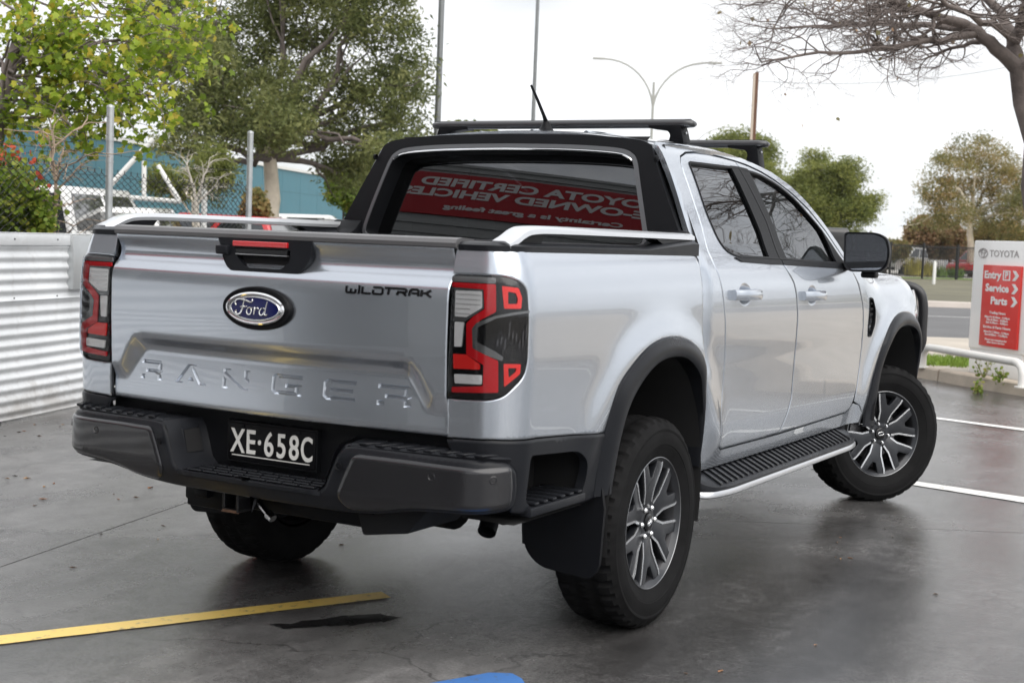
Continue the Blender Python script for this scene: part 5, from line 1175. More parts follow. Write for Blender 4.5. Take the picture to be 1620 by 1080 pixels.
# plane tree, upper left, close
def plane_tree():
    rs=np.random.RandomState(71); base=atz(-30,16.2); t=empty('plane_tree',tuple(base)); tag(t,'bright green broad leaved tree leaning in at the top left','tree')
    rel=lambda q:np.array(q)-np.array(base)
    mb=MB(); fork=rel(at(-15,250,16.2)); limb(mb,(0,0,-.05),fork,.15,.13,rs,6,.03)
    e1=rel(at(30,60,16.2)); P1=limb(mb,fork,e1,.10,.07,rs,6,.04); P2=limb(mb,fork,rel(at(-45,-60,16.8)),.11,.08,rs,6,.05)
    mb.build('trunk',BARKGR,t,angle=70)
    lb=MB(); pts=[]
    tips=[(60,20),(110,60),(160,20),(210,70),(250,30),(290,90),(140,120),(190,150),(240,140),(270,130),(120,170),(170,190),(215,195),(90,120),(50,180),(20,100),(310,60),(80,-10),(200,-20),(290,10),(40,-30),(260,175),(120,215),(60,80),(180,100),(-20,30),(10,200),(155,60),(230,105),(100,30),(285,45),(210,165),(70,140),(300,110),(100,200),(135,225)]
    for k,(u,v) in enumerate(tips):
        e=rel(at(u+rs.uniform(-12,12),v+rs.uniform(-12,12),16.2+rs.uniform(-1.1,1.2))); s=P1[rs.randint(2,7)] if k%4 else P2[rs.randint(2,7)]
        P=limb(lb,s,e,.022,.006,rs,7,.10,-.05)
        for j in range(5):
            e2=e+rs.normal(size=3)*.28; Q=limb(lb,P[rs.randint(4,8)],e2,.006,.002,rs,4,.12)
            for q in Q[1:]:
                m=rs.randint(4,9); pts.append(np.array(q)+rs.normal(size=(m,3))*.085)
    lb.build('branches',BARKGR,t,angle=70)
    pts=np.concatenate(pts); leaves('crown',pts,.084,'maple',PLANE,t,77,.75,.7,.40)
plane_tree()
# leafy bush at the fence, left
bl=pb([(15,330,52,42),(-40,310,60,60),(48,345,28,26),(0,275,42,38),(30,305,36,38),(-50,245,55,38)],13.2,.4,9)
tree('fence_bush','green bush growing through the chain link fence at left','bush',(at(20,350,13.2).x,at(20,350,13.2).y,0),at(20,320,13.2),.03,bl,SHR,BARKGR,420,16,.085,.055,'blade',61,.1)
bl=pb([(55,245,8,40),(2,235,10,20),(60,300,8,25)],13.0,.2,10)
tree('red_vine','sprig of red autumn leaves among the fence bush','vine',(at(50,350,13.).x,at(50,350,13.).y,0),at(52,300,13.),.01,bl,leaf_mat('red_leaf',[(.35,.05,.03),(.55,.10,.05),(.45,.16,.06)],.5,.4),BARKGR,14,6,.05,.045,'blade',62,.3)
bl=pb([(405,322,14,22),(410,338,13,12),(394,335,10,14)],33,.5,12)
tree('shrub','olive and orange shrub at the foot of the big gum','shrub',atz(404,33),at(404,330,33),.05,bl,GUMR,BARKD,130,24,.07,.09,'blade',63)
bl=pb([(540,300,18,26),(560,320,20,20)],50,.5,13)
tree('shrub','yellow-green shrub beside the left cab pillar','shrub',atz(545,50),at(545,320,50),.06,bl,SHR,BARKD,110,30,.12,.13,'blade',64)
bl=pb([(560,275,30,18),(590,262,26,16),(540,285,22,16)],110,2,14)
tree('distant_tree','pale distant tree behind the cab corner at left','tree',atz(560,110),at(560,300,110),.2,bl,ROUND,BARKD,120,40,.5,.4,'blade',65)
bl=pb([(290,292,20,24),(335,262,36,30),(255,285,20,26)],30,1,15)
tree('olive_tree','hanging olive yellow foliage below the big gum crown','tree',atz(300,30),at(305,320,30),.05,bl,ROUND,BARKG,170,32,.11,.12,'lance',66,.7)
def bare(name,label,cat,base,segs,depth,m,seed,group=None,r0=.1,leavesn=0):
    rs=np.random.RandomState(seed); t=empty(name,tuple(base)); tag(t,label,cat,group); rel=lambda q:np.array(q)-np.array(base)
    mb=MB(); tw=MB(); tips=[]
    def grow(p,d,L,r,lev):
        n=5; P=[p]; q=np.array(p,float); dd=d.copy()
        for k in range(n):
            dd=dd+rs.normal(size=3)*.22; dd[2]*=.86 if lev>1 else 1; dd/=np.linalg.norm(dd); q=q+dd*L/n; P.append(q.copy())
        rr=[r*(1-.55*k/n) for k in range(n+1)]; (mb if lev<2 else tw).tube(P,rr,7 if lev<2 else 4 if lev<4 else 3,cap=lev<2)
        if lev>=depth: tips.append(q); return
        for k in range(2 if lev>1 else 3):
            j=rs.randint(2,n+1); nd=dd+rs.normal(size=3)*.75; nd[2]-=.05; nd/=np.linalg.norm(nd); grow(P[j],nd,L*rs.uniform(.62,.86),r*.55*(1 if j<n else .95),lev+1)
        if lev>0: nd=dd+rs.normal(size=3)*.3; nd/=np.linalg.norm(nd); grow(P[-1],nd,L*.75,r*.45,lev+1)
    for a,b_,ra,rb in segs:
        a_=rel(a); b2=rel(b_); P=limb(mb,a_,b2,ra,rb,rs,8,.035)
        if rb<.05:
            L=np.linalg.norm(b2-a_)
            for k in range(3,9):
                for j in range(2):
                    d=(b2-a_)/L+rs.normal(size=3)*.8; d[2]-=.12; d/=np.linalg.norm(d); grow(np.array(P[k]),d,L*rs.uniform(.18,.42),rb*.75,2)
            d=(b2-a_)/L; grow(b2,d,L*.4,rb,2)
    mb.build('trunk',m,t,angle=70); tw.build('twigs',m,t,angle=80)
    if leavesn:
        tips=np.array(tips); sel=tips[rs.choice(len(tips),min(leavesn,len(tips)),replace=False)]; leaves('last_leaves',sel,.05,'blade',AUT,t,seed+3,.6)
    return t
bx0=atz(1668,15); F1=at(1618,232,15.); F2=at(1606,150,15.)
sg=[(bx0,at(1611,104,15),.128,.100),(at(1612,112,15),at(1535,45,14.9),.085,.06),(at(1535,45,14.9),at(1420,5,14.5),.06,.035),(at(1420,5,14.5),at(1250,-25,13.6),.034,.015),(at(1540,55,14.9),at(1400,75,14.2),.045,.025),(at(1400,75,14.2),at(1225,95,13.2),.024,.010),(at(1530,45,14.9),at(1340,40,15.6),.04,.02),(at(1340,40,15.6),at(1215,45,15.8),.02,.008),(at(1612,112,15),at(1585,20,15.4),.08,.05),(at(1585,20,15.4),at(1500,-60,15.8),.05,.03),(at(1612,112,15),(1.9,10.7,4.1),.07,.045),((1.9,10.7,4.1),(3.3,10.2,4.7),.045,.02),((1.9,10.7,4.1),(2.7,11.6,5.7),.045,.02),((2.4,10.5,4.35),(3.6,11.0,3.9),.03,.015),(at(1600,80,15.2),at(1640,-40,14.6),.07,.045),(at(1640,-40,14.6),at(1760,-120,13.8),.045,.02),(at(1612,112,15),at(1720,20,15.6),.07,.035),(at(1720,20,15.6),at(1880,-40,15.9),.035,.015),(at(1600,60,15),at(1480,-10,13.6),.05,.02),(at(1560,60,14.9),at(1470,90,15.8),.03,.012),(at(1500,-60,15.8),at(1350,-120,15.4),.03,.014)]
bare('bare_tree','leafless grey branched tree at the upper right corner','tree',bx0,sg,5,BARKGR,90,leavesn=120)
b0=atz(312,24); bare('bare_sapling','small leafless white-stemmed sapling behind the chain link fence','tree',b0,[(b0,at(310,322,24),.045,.055),(at(310,322,24),at(296,262,24),.035,.012),(at(310,318,24),at(330,262,24),.03,.010),(at(308,330,24),at(345,285,24),.022,.008)],3,mat('white_bark',(.42,.39,.34),.8,var=.2,vscale=6),91)
b0=atz(95,14.2); bare('bare_sapling','twiggy brown leafless sapling above the fence near the left post','tree',b0,[(b0,at(88,290,14.2),.022,.018),(at(88,290,14.2),at(78,222,14.2),.016,.008),(at(88,290,14.2),at(100,235,14.3),.016,.008),(at(90,300,14.2),at(130,262,14.2),.012,.006)],3,mat('tan_bark',(.30,.23,.17),.85),92)
# ornamental grasses beyond the road fence
def grass_clump(u,v,D,w,h,label,seed,m):
    rs=np.random.RandomState(seed); p=atz(u,D,.12); V=[];F=[]
    for k in range(260):
        a=rs.uniform(0,6.28); r=rs.uniform(0,w)**1; b0=np.array([r*math.cos(a),r*math.sin(a),0]); t=b0+np.array([rs.normal()*.25*h,rs.normal()*.25*h,h*rs.uniform(.5,1.05)]); s=np.array([-math.sin(a),math.cos(a),0])*.03
        i=len(V); V+=[b0-s,b0+s,t]; F.append((i,i+1,i+2))
    o=link('grass_clump',mesh_of('grass_clump',V,F,m,False),None,tuple(p)); tag(o,label,'grass clump','ornamental grasses beyond the fence')
GY=mat('yellow_grass',(.34,.30,.06),.7,var=.3,vscale=2); GG=mat('green_grass_blade',(.12,.20,.03),.7,var=.3,vscale=2)
for k,(u,w,h,m,lab) in enumerate(((1447,.55,1.15,GY,'tall yellow grass clump behind the black fence, left of its thick post'),(1466,.5,1.0,GY,'second yellow grass clump just left of the thick fence post'),(1492,.45,.7,GG,'short green grass clump just right of the thick fence post'),(1515,.45,.7,GG,'short green grass clump nearest the white sign'))): grass_clump(u,415,80,w,h,lab,200+k,m)
# weeds at the kerb
def weed(p,h,seed,label):
    rs=np.random.RandomState(seed); t=empty('weed',tuple(p)); tag(t,label,'weed'); mb=MB(); pts=[]
    for k in range(7):
        e=np.array([rs.normal()*.35*h,rs.normal()*.35*h,h*rs.uniform(.5,1.)]); P=limb(mb,(0,0,0),e,.004,.002,rs,4,.1)
        for q in P[1:]: pts.append(np.array(q)+rs.normal(size=(2,3))*.025)
    mb.build('stems',mat('weed_stem',(.25,.22,.08),.8),t); leaves('foliage',np.concatenate(pts),.038,'blade',leaf_mat('weed_leaf',[(.12,.20,.03),(.24,.33,.06),(.36,.34,.10)],.5,.4),t,seed,0,.3)
weed(atz(1568,14.75,.13),.22,301,'leafy weed growing at the foot of the white sign')
weed(atz(1592,14.45,.13),.13,302,'small bright green weed right of the leafy one by the sign')
weed(atz(1560,14.35,.0),.13,303,'dry tuft of weed against the kerb face')
# ------------------------------------------------------------------ corrugated wall at left
WALLM=mat('white_sheet_metal',(.66,.68,.70),.36,.15,var=.14,vscale=2.2,bump=.010,bscale=3.2,rvar=.1)
def wall_dirt(m):
    nt=m.node_tree; b=nt.nodes['Principled BSDF']; N=nt.nodes.new; LK=nt.links.new; tc=N('ShaderNodeTexCoord'); sp=N('ShaderNodeSeparateXYZ'); LK(tc.outputs['Object'],sp.inputs[0])
    n=N('ShaderNodeTexNoise'); n.inputs['Scale'].default_value=4.5; n.inputs['Detail'].default_value=8; n.inputs['Roughness'].default_value=.7; LK(tc.outputs['Object'],n.inputs['Vector'])
    mp=N('ShaderNodeMapping'); mp.inputs['Scale'].default_value=(9,9,.7); LK(tc.outputs['Object'],mp.inputs[0]); n2=N('ShaderNodeTexNoise'); n2.inputs['Scale'].default_value=1.6; n2.inputs['Detail'].default_value=5; LK(mp.outputs[0],n2.inputs['Vector'])
    h=N('ShaderNodeMapRange'); h.inputs['From Min'].default_value=.0; h.inputs['From Max'].default_value=.34; h.inputs['To Min'].default_value=.36; h.inputs['To Max'].default_value=-.02; LK(sp.outputs['Z'],h.inputs['Value'])
    a=N('ShaderNodeMath'); a.operation='ADD'; LK(h.outputs[0],a.inputs[0]); LK(n.outputs['Fac'],a.inputs[1])
    r=N('ShaderNodeMapRange'); r.inputs['From Min'].default_value=.56; r.inputs['From Max'].default_value=.86; r.inputs['To Max'].default_value=.55; LK(a.outputs[0],r.inputs['Value'])
    s=N('ShaderNodeMapRange'); s.inputs['From Min'].default_value=.58; s.inputs['From Max'].default_value=.75; s.inputs['To Max'].default_value=.12; LK(n2.outputs['Fac'],s.inputs['Value'])
    mx2=N('ShaderNodeMath'); mx2.operation='MAXIMUM'; LK(r.outputs[0],mx2.inputs[0]); LK(s.outputs[0],mx2.inputs[1])
    old=b.inputs['Base Color'].links[0].from_socket; mx=N('ShaderNodeMix'); mx.data_type='RGBA'; LK(mx2.outputs[0],mx.inputs['Factor']); LK(old,mx.inputs['A']); mx.inputs['B'].default_value=(.22,.19,.155,1); LK(mx.outputs['Result'],b.inputs['Base Color'])
wall_dirt(WALLM)
wd=Vector((-.297,.955,0)); wn=Vector((.955,.297,0)); w0=Vector((-4.79,1.87,0))
def wall():
    t=empty('corrugated_wall',tuple(w0)); tag(t,'low white corrugated metal wall at the left edge','wall')
    rs=np.random.RandomState(3)
    def sheet(a0,a1,z0,z1,off,name='corrugated_sheet'):
        na=max(8,int((a1-a0)/.12)); nz=max(8,int((z1-z0)/.0095)); V=[];F=[]
        for i in range(na+1):
            a=a0+(a1-a0)*i/na
            for j in range(nz+1):
                z=z0+(z1-z0)*j/nz; d=.0085*math.cos(2*math.pi*z/.076)+.004*math.sin(a*2.3+z*3)+.003*math.sin(a*5.1-z*2)
                p=wd*a+wn*(d+off+.03*(1-z)*0); V.append((p.x,p.y,z))
        for i in range(na):
            for j in range(nz): F.append((i*(nz+1)+j,(i+1)*(nz+1)+j,(i+1)*(nz+1)+j+1,i*(nz+1)+j+1))
        b=MB(); b.add(V,F); b.build(name,WALLM,t,angle=80)
    for a0,a1 in ((-7.,-3.6),(-3.62,-.9),(-.92,1.12)): sheet(a0,a1,.02,.86,0); sheet(a0,a1,.84,1.225,.010)
    sheet(1.10,3.6,.02,.86,0)
    def slab_(name,a0,a1,z0,z1,d0,d1,m=WALLM,bev=.004):
        P=[wd*a+wn*d for a,d in ((a0,d0),(a1,d0),(a1,d1),(a0,d1))]
        b=MB(); b.hexa([(p.x,p.y,z0) for p in P]+[(p.x,p.y,z1) for p in P]); return b.build(name,m,t,bevel=bev)
    slab_('cap_flashing',-7,.83,1.222,1.305,-.05,.028); slab_('cap_flashing',-7,3.5,1.305,1.309,-.09,.030)
    slab_('folded_end_box',.83,1.12,.90,1.300,-.06,.055,mat('galvanised_sheet',(.48,.50,.51),.35,.6,var=.15,vscale=3),.01)
    slab_('backing_rail',1.12,3.5,1.22,1.30,-.10,-.02,mat('dull_steel',(.16,.16,.165),.5,.4)); slab_('backing_rail',1.12,3.5,1.05,1.09,-.06,-.02)
    slab_('dark_backing',1.12,3.5,.86,1.22,-.16,-.12,mat('dark_board',(.05,.05,.052),.8))  # plain dark grey board behind the wall's open upper stretch
    for a in (-6,-4,-2,0,2.4): slab_('wall_post',a,a+.06,0,1.22,-.09,-.03,mat('dull_steel',(.16,.16,.165),.5,.4))
    for k in range(14):
        for z in (1.265,.86):
            p=wd*(-6.5+k*.55)+wn*.029; b=MB(); b.lathe([(0,.006),(.004,.006),(.005,0)],'x',8); b.build('screw',mat('dark_screw',(.06,.06,.06),.5,.5),t,loc=(p.x,p.y,z),rot=(0,0,math.atan2(wn.y,wn.x)))
wall()
# ------------------------------------------------------------------ chain link fence
GALV=mat('galvanised',(.42,.44,.45),.42,.55,var=.18,vscale=8)
def chain_fence():
    t=empty('chain_link_fence',(-7.51,5.45,0)); tag(t,'chain link fence with galvanised posts behind the white wall','fence'); o=Vector((-7.51,5.45,0))
    pts=[Vector((-6.45,1.4,0)),Vector((-7.51,5.45,0)),Vector((-8.30,8.46,0))]
    for p in pts:
        q=p-o; b=MB(); b.tube([(q.x,q.y,0),(q.x,q.y,2.53)],.036,14); b.lathe([(2.53,.040),(2.55,.036),(2.565,.0)],'z',14,(q.x,q.y,0)); b.lathe([(2.20,.037),(2.20,.040),(2.225,.040),(2.225,.037)],'z',14,(q.x,q.y,0)); b.lathe([(1.99,.037),(1.99,.040),(2.01,.040),(2.01,.037)],'z',14,(q.x,q.y,0)); b.build('post',GALV,t)
    WIRE=mat('fence_wire',(.03,.031,.033),.6,.3)
    for i in range(len(pts)-1):
        a=pts[i]-o; c=pts[i+1]-o; L=(c-a).length; d=(c-a)/L; n=Vector((d.y,-d.x,0)); b=MB(); h0,h1=.60,1.90; pit=.062; m=int(L/pit)
        rs=random.Random(i)
        for k in range(m):
            x=k*pit; P=[]; nz=int((h1-h0)/.031)
            for j in range(nz+1):
                z=h0+j*(h1-h0)/nz; xx=x+(0 if (j+k)%2 else pit*.98); sag=.02*math.sin(x*1.1+i)*(z-h0)
                P.append(tuple(a+d*min(max(xx,0),L)+n*(.004*(-1)**j+sag)+Vector((0,0,z-.02*math.sin(x*1.7)*(z>1.7)))))
            e=P[-1]; P.append((e[0],e[1],e[2]+.03))
            b.tube(P,.0048,3,cap=False)
        b.build('wire_mesh',WIRE,t)['kind']='stuff'
        for z in (.62,1.25,1.86):
            b=MB(); b.tube([tuple(a+d*L*k/8+Vector((0,0,z-.02*math.sin(math.pi*k/8)))) for k in range(9)],.0028,5); b.build('line_wire',WIRE,t)
        for z in (2.08,2.26,2.44):
            b=MB(); b.tube([tuple(a+d*L*k/8+Vector((0,0,z-.03*math.sin(math.pi*k/8)))) for k in range(9)],.0022,4)
            for k in range(int(L/.16)):
                p=a+d*(k*.16+.05)+Vector((0,0,z-.03*math.sin(math.pi*(k*.16+.05)/L))); b.tube([tuple(p+Vector((0,0,-.015))),tuple(p+n*.006+Vector((0,0,.015)))],.0018,3)
            b.build('barbed_wire',WIRE,t)
chain_fence()
# ------------------------------------------------------------------ teal shed and white frame
TEAL=mat('teal_cladding',(.045,.155,.20),.55,var=.08,vscale=.7); TEALD=mat('teal_seam',(.03,.11,.145),.6)
def shed():
    a=Vector((-32.5,23.6,0)); c=Vector((-47.7,63.3,0)); d=(c-a).normalized(); n=Vector((d.y,-d.x,0)); L=(c-a).length
    t=empty('teal_shed',tuple(a)); tag(t,'long teal clad industrial shed behind the trees at left','building')
    def q(s,z,o=0.): p=d*s+n*o; return (p.x,p.y,z)
    k=0; s=0; W_=3.0
    while s<L-.1:
        e=min(s+W_,L); b=MB()
        z0=1.1+ .9*(s/L)
        b.hexa([q(s+.012,z0,0),q(e-.012,z0,0),q(e-.012,z0,-.2),q(s+.012,z0,-.2),q(s+.012,4.42,0),q(e-.012,4.42,0),q(e-.012,4.42,-.2),q(s+.012,4.42,-.2)]); b.build('cladding_panel',TEAL,t); s=e
    b=MB(); b.hexa([q(0,0,-.03),q(L,0,-.03),q(L,0,-.4),q(0,0,-.4),q(0,4.3,-.03),q(L,4.3,-.03),q(L,4.3,-.4),q(0,4.3,-.4)]); b.build('wall',mat('dark_brick',(.06,.04,.035),.8,var=.2,vscale=2),t)
    b=MB(); b.hexa([q(-.1,4.42,.10),q(L+.1,4.42,.10),q(L+.1,4.42,-12),q(-.1,4.42,-12),q(-.1,4.56,.10),q(L+.1,4.56,.10),q(L+.1,5.6,-12),q(-.1,5.6,-12)]); b.build('roof',mat('pale_roof',(.62,.62,.60),.5),t)
    for z in (2.2,3.3):
        b=MB(); b.hexa([q(0,z,.004),q(L,z,.004),q(L,z,-.01),q(0,z,-.01),q(0,z+.035,.004),q(L,z+.035,.004),q(L,z+.035,-.01),q(0,z+.035,-.01)]); b.build('seam',TEALD,t)
    for s in (3.5,9,20,27):
        b=MB(); b.hexa([q(s,.1,.03),q(s+2.6,.1,.03),q(s+2.6,.1,.0),q(s,.1,.0),q(s,1.7,.03),q(s+2.6,1.7,.03),q(s+2.6,1.7,.0),q(s,1.7,.0)]); b.build('door',mat('shed_door',(.02,.025,.03),.5),t)
shed()
def frame():
    t=empty('white_frame',tuple(atz(230,30))); tag(t,'white tubular A-shaped frame in front of the teal shed','frame'); o=Vector(t.location)
    m=mat('white_tube',(.72,.72,.70),.4); D=30
    for (u0,v0),(u1,v1),r in (((242,220),(176,292),.055),((228,255),(228,312),.05),((250,262),(284,318),.05),((176,310),(285,319),.05),((323,268),(323,338),.06),((205,312),(205,335),.05)):
        b=MB(); b.tube([tuple(at(u0,v0,D)-o),tuple(at(u1,v1,D)-o)],r,10); b.build('tube',m,t)
    for u in (228,323): b=MB(); b.tube([tuple(at(u,330,D)-o),tuple(atz(u,D)-o)],.06,10); b.build('tube',m,t)
frame()
# ------------------------------------------------------------------ poles
POLE=mat('pole_steel',(.20,.21,.215),.45,.5,var=.1,vscale=3)
def pole(name,label,u,D,top,r0,r1,m,cat='pole'):
    p=atz(u,D); t=empty(name,tuple(p)); tag(t,label,cat); b=MB(); b.tube([(0,0,-.1),(0,0,top)],[r0,r1],14); b.build('shaft',m,t); b=MB(); b.lathe([(0,r0*1.9),(.03,r0*1.9),(.05,r0*1.2),(.12,r0*1.15)],'z',14); b.build('base_plate',m,t); return t
def head(t,z,arms,m):
    for L,rise,ang in arms:
        ca,sa=math.cos(ang),math.sin(ang); b=MB(); P=[(0,0,z-1.3)]
        for k in range(1,10):
            s=k/9; P.append((ca*L*s**1.5,sa*L*s**1.5,z-1.3+(rise+1.3)*(1-(1-s)**2.0)))
        b.tube(P,[.055]*2+[.045]*8,8); b.build('arm',m,t)
        b=MB(); e=P[-1]; dx=Vector((ca,sa,0)); M=Matrix.Translation(Vector(e)+dx*.25)@Matrix.Rotation(ang,4,'Z'); b.box((-.32,-.11,-.05),(.32,.11,.06),M=M); b.build('lamp_head',mat('lamp_grey',(.45,.45,.44),.4),t,bevel=.04)
t=pole('light_pole','thick grey steel pole rising just left of the rear roof bar',686,40,11.5,.105,.075,POLE); head(t,11.5,[(1.6,.3,R(30))],POLE)
t=pole('light_pole','slim grey pole rising behind the roof antenna',836,55,13,.095,.06,POLE); head(t,13,[(1.6,.3,R(200))],POLE)
va=math.atan2(_r.y,_r.x)
t=pole('street_lamp','double armed street lamp spreading in a Y above the cab',1023,70,9.3,.08,.06,mat('lamp_post_grey',(.36,.36,.34),.5),'street lamp'); head(t,9.4,[(2.75,.95,va),(2.5,.95,va+math.pi)],mat('lamp_post_grey',(.36,.36,.34),.5))
t=pole('street_lamp','far smaller street lamp just right of the double armed one',1087,150,12.4,.10,.07,mat('lamp_post_grey',(.36,.36,.34),.5),'street lamp'); head(t,12.4,[(4.4,1.6,va+R(8)),(3.5,1.2,va+math.pi)],mat('lamp_post_grey',(.36,.36,.34),.5))
def stobie():
    p=atz(1182,60); t=empty('utility_pole',tuple(p)); tag(t,'rusty steel and concrete utility pole behind the bare branches','utility pole')
    b=MB(); b.box((-.10,-.10,0),(-.02,.10,8.7)); b.build('concrete_core',mat('core_concrete',(.55,.46,.38),.8),t); b=MB(); b.box((-.02,-.11,0),(.11,.11,8.75)); b.build('steel_channel',mat('rust_brown',(.12,.055,.03),.7,var=.3,vscale=3),t)
    t.rotation_euler=(0,0,va)
stobie()
def wire_(name,a,c,sag,label):
    P=[]
    for k in range(15):
        s=k/14; q=a+(c-a)*s; P.append((q.x,q.y,q.z-sag*4*s*(1-s)))
    b=MB(); b.tube(P,.012,4); tag(b.build(name,POLE,None),label,'cable')
wire_('power_cable',at(1191,128,60),at(1700,80,75),.7,'thin overhead power cable crossing the sky behind the bare branches')
# ------------------------------------------------------------------ kerb, barrier, sign
def kerb_line():
    pts=smooth_open([(-6.5,14.6),(-3.2,13.2),(-.94,11.42),(-.29,10.81),(.39,10.28),(1.6,9.5),(3.6,8.5),(8,7.2)],8); t=empty('kerb',(0,0,0)); t['kind']='structure'
    KM=mat('kerb_stone',(.46,.40,.33),.85,var=.25,vscale=3,bump=.004,bscale=40)
    cum=[0]
    for i in range(1,len(pts)): cum.append(cum[-1]+math.dist(pts[i],pts[i-1]))
    def pt(s):
        i=max(1,min(len(pts)-1,int(np.searchsorted(cum,s)))); k=(s-cum[i-1])/(cum[i]-cum[i-1]); a=np.array(pts[i-1]);c=np.array(pts[i]); return a+(c-a)*k,(c-a)/np.linalg.norm(c-a)
    s=.2; L=2.2
    while s+L<cum[-1]:
        V=[];F=[];n=6
        for k in range(n+1):
            p,d=pt(s+(L-.025)*k/n); nn=np.array([-d[1],d[0]])
            for o,z in ((0,-.06),(.012,.115),(.03,.13),(.17,.135),(.17,-.06)): q=p+nn*o; V.append((q[0],q[1],z))
        for k in range(n):
            for j in range(4): F.append((k*5+j,(k+1)*5+j,(k+1)*5+j+1,k*5+j+1))
        F.append((0,1,2,3,4)); F.append(tuple(n*5+j for j in range(5))[::-1]); b=MB(); b.add(V,F); b.build('kerb_stone',KM,t); s+=L
    inner=[tuple(pt(s_)[0]+np.array([-pt(s_)[1][1],pt(s_)[1][0]])*.165) for s_ in np.linspace(.3,cum[-1]-.3,26)]
    far=[rq(40,off_near+.0),rq(-25,off_near+.0)]
    poly=inner+[(14,8.5),(14,24)]+far
    b=MB(); b.add([(x,y,.118) for x,y in poly],tri(poly)); tag(b.build('island_path',mat('island_concrete',(.40,.36,.31),.85,var=.2,vscale=1.5,bump=.004,bscale=60),None),kind='structure')
kerb_line()
def grass_patch():
    rs=np.random.RandomState(8); c=at(1505,545,17.2); V=[];F=[]
    for k in range(2600):
        q=atz(1460+rs.uniform(0,190),16.6+rs.uniform(-.5,.9)*(.4+rs.uniform(0,.6)),.115); h=rs.uniform(.03,.11); a=rs.uniform(0,6.28); dx=np.array([math.cos(a),math.sin(a),0])*.012; t=np.array([rs.normal()*.03,rs.normal()*.03,h]); q=np.array(q); i=len(V); V+=[q-dx,q+dx,q+t]; F.append((i,i+1,i+2))
    tag(link('grass',mesh_of('grass',V,F,mat('verge_grass',(.20,.30,.04),.7,var=.3,vscale=3),False)),'short bright grass strip beside the road behind the barrier','grass',kind='stuff')
grass_patch()
def barrier():
    t=empty('tube_barrier',tuple(atz(1470,15.9,.13))); o=Vector(t.location); tag(t,'low white bent tube barrier in front of the sign','barrier'); m=mat('barrier_white',(.74,.73,.70),.35,var=.06,vscale=5)
    a=atz(1470,15.9); c=atz(1630,13.9); d=(c-a).normalized(); P=[]
    for s,z in ((0,.12),(0,.25),(.02,.31),(.07,.345),(.14,.36)): P.append(a+d*s+Vector((0,0,z)))
    L=(c-a).length
    P+= [a+d*s+Vector((0,0,.362)) for s in (.4,1.,L-.14)]; 
    for s,z in ((.07,.345),(.02,.31),(0,.25),(0,.12)): P.append(a+d*(L-s)+Vector((0,0,z)))
    b=MB(); b.tube([tuple(p-o) for p in P],.042,14); b.build('tube',m,t)
    for e in (0,L):
        q=a+d*e-o; b=MB(); b.lathe([(0,.075),(.012,.075),(.014,.045)],'z',14,(q.x,q.y,-.01)); b.build('foot_plate',m,t)
barrier()
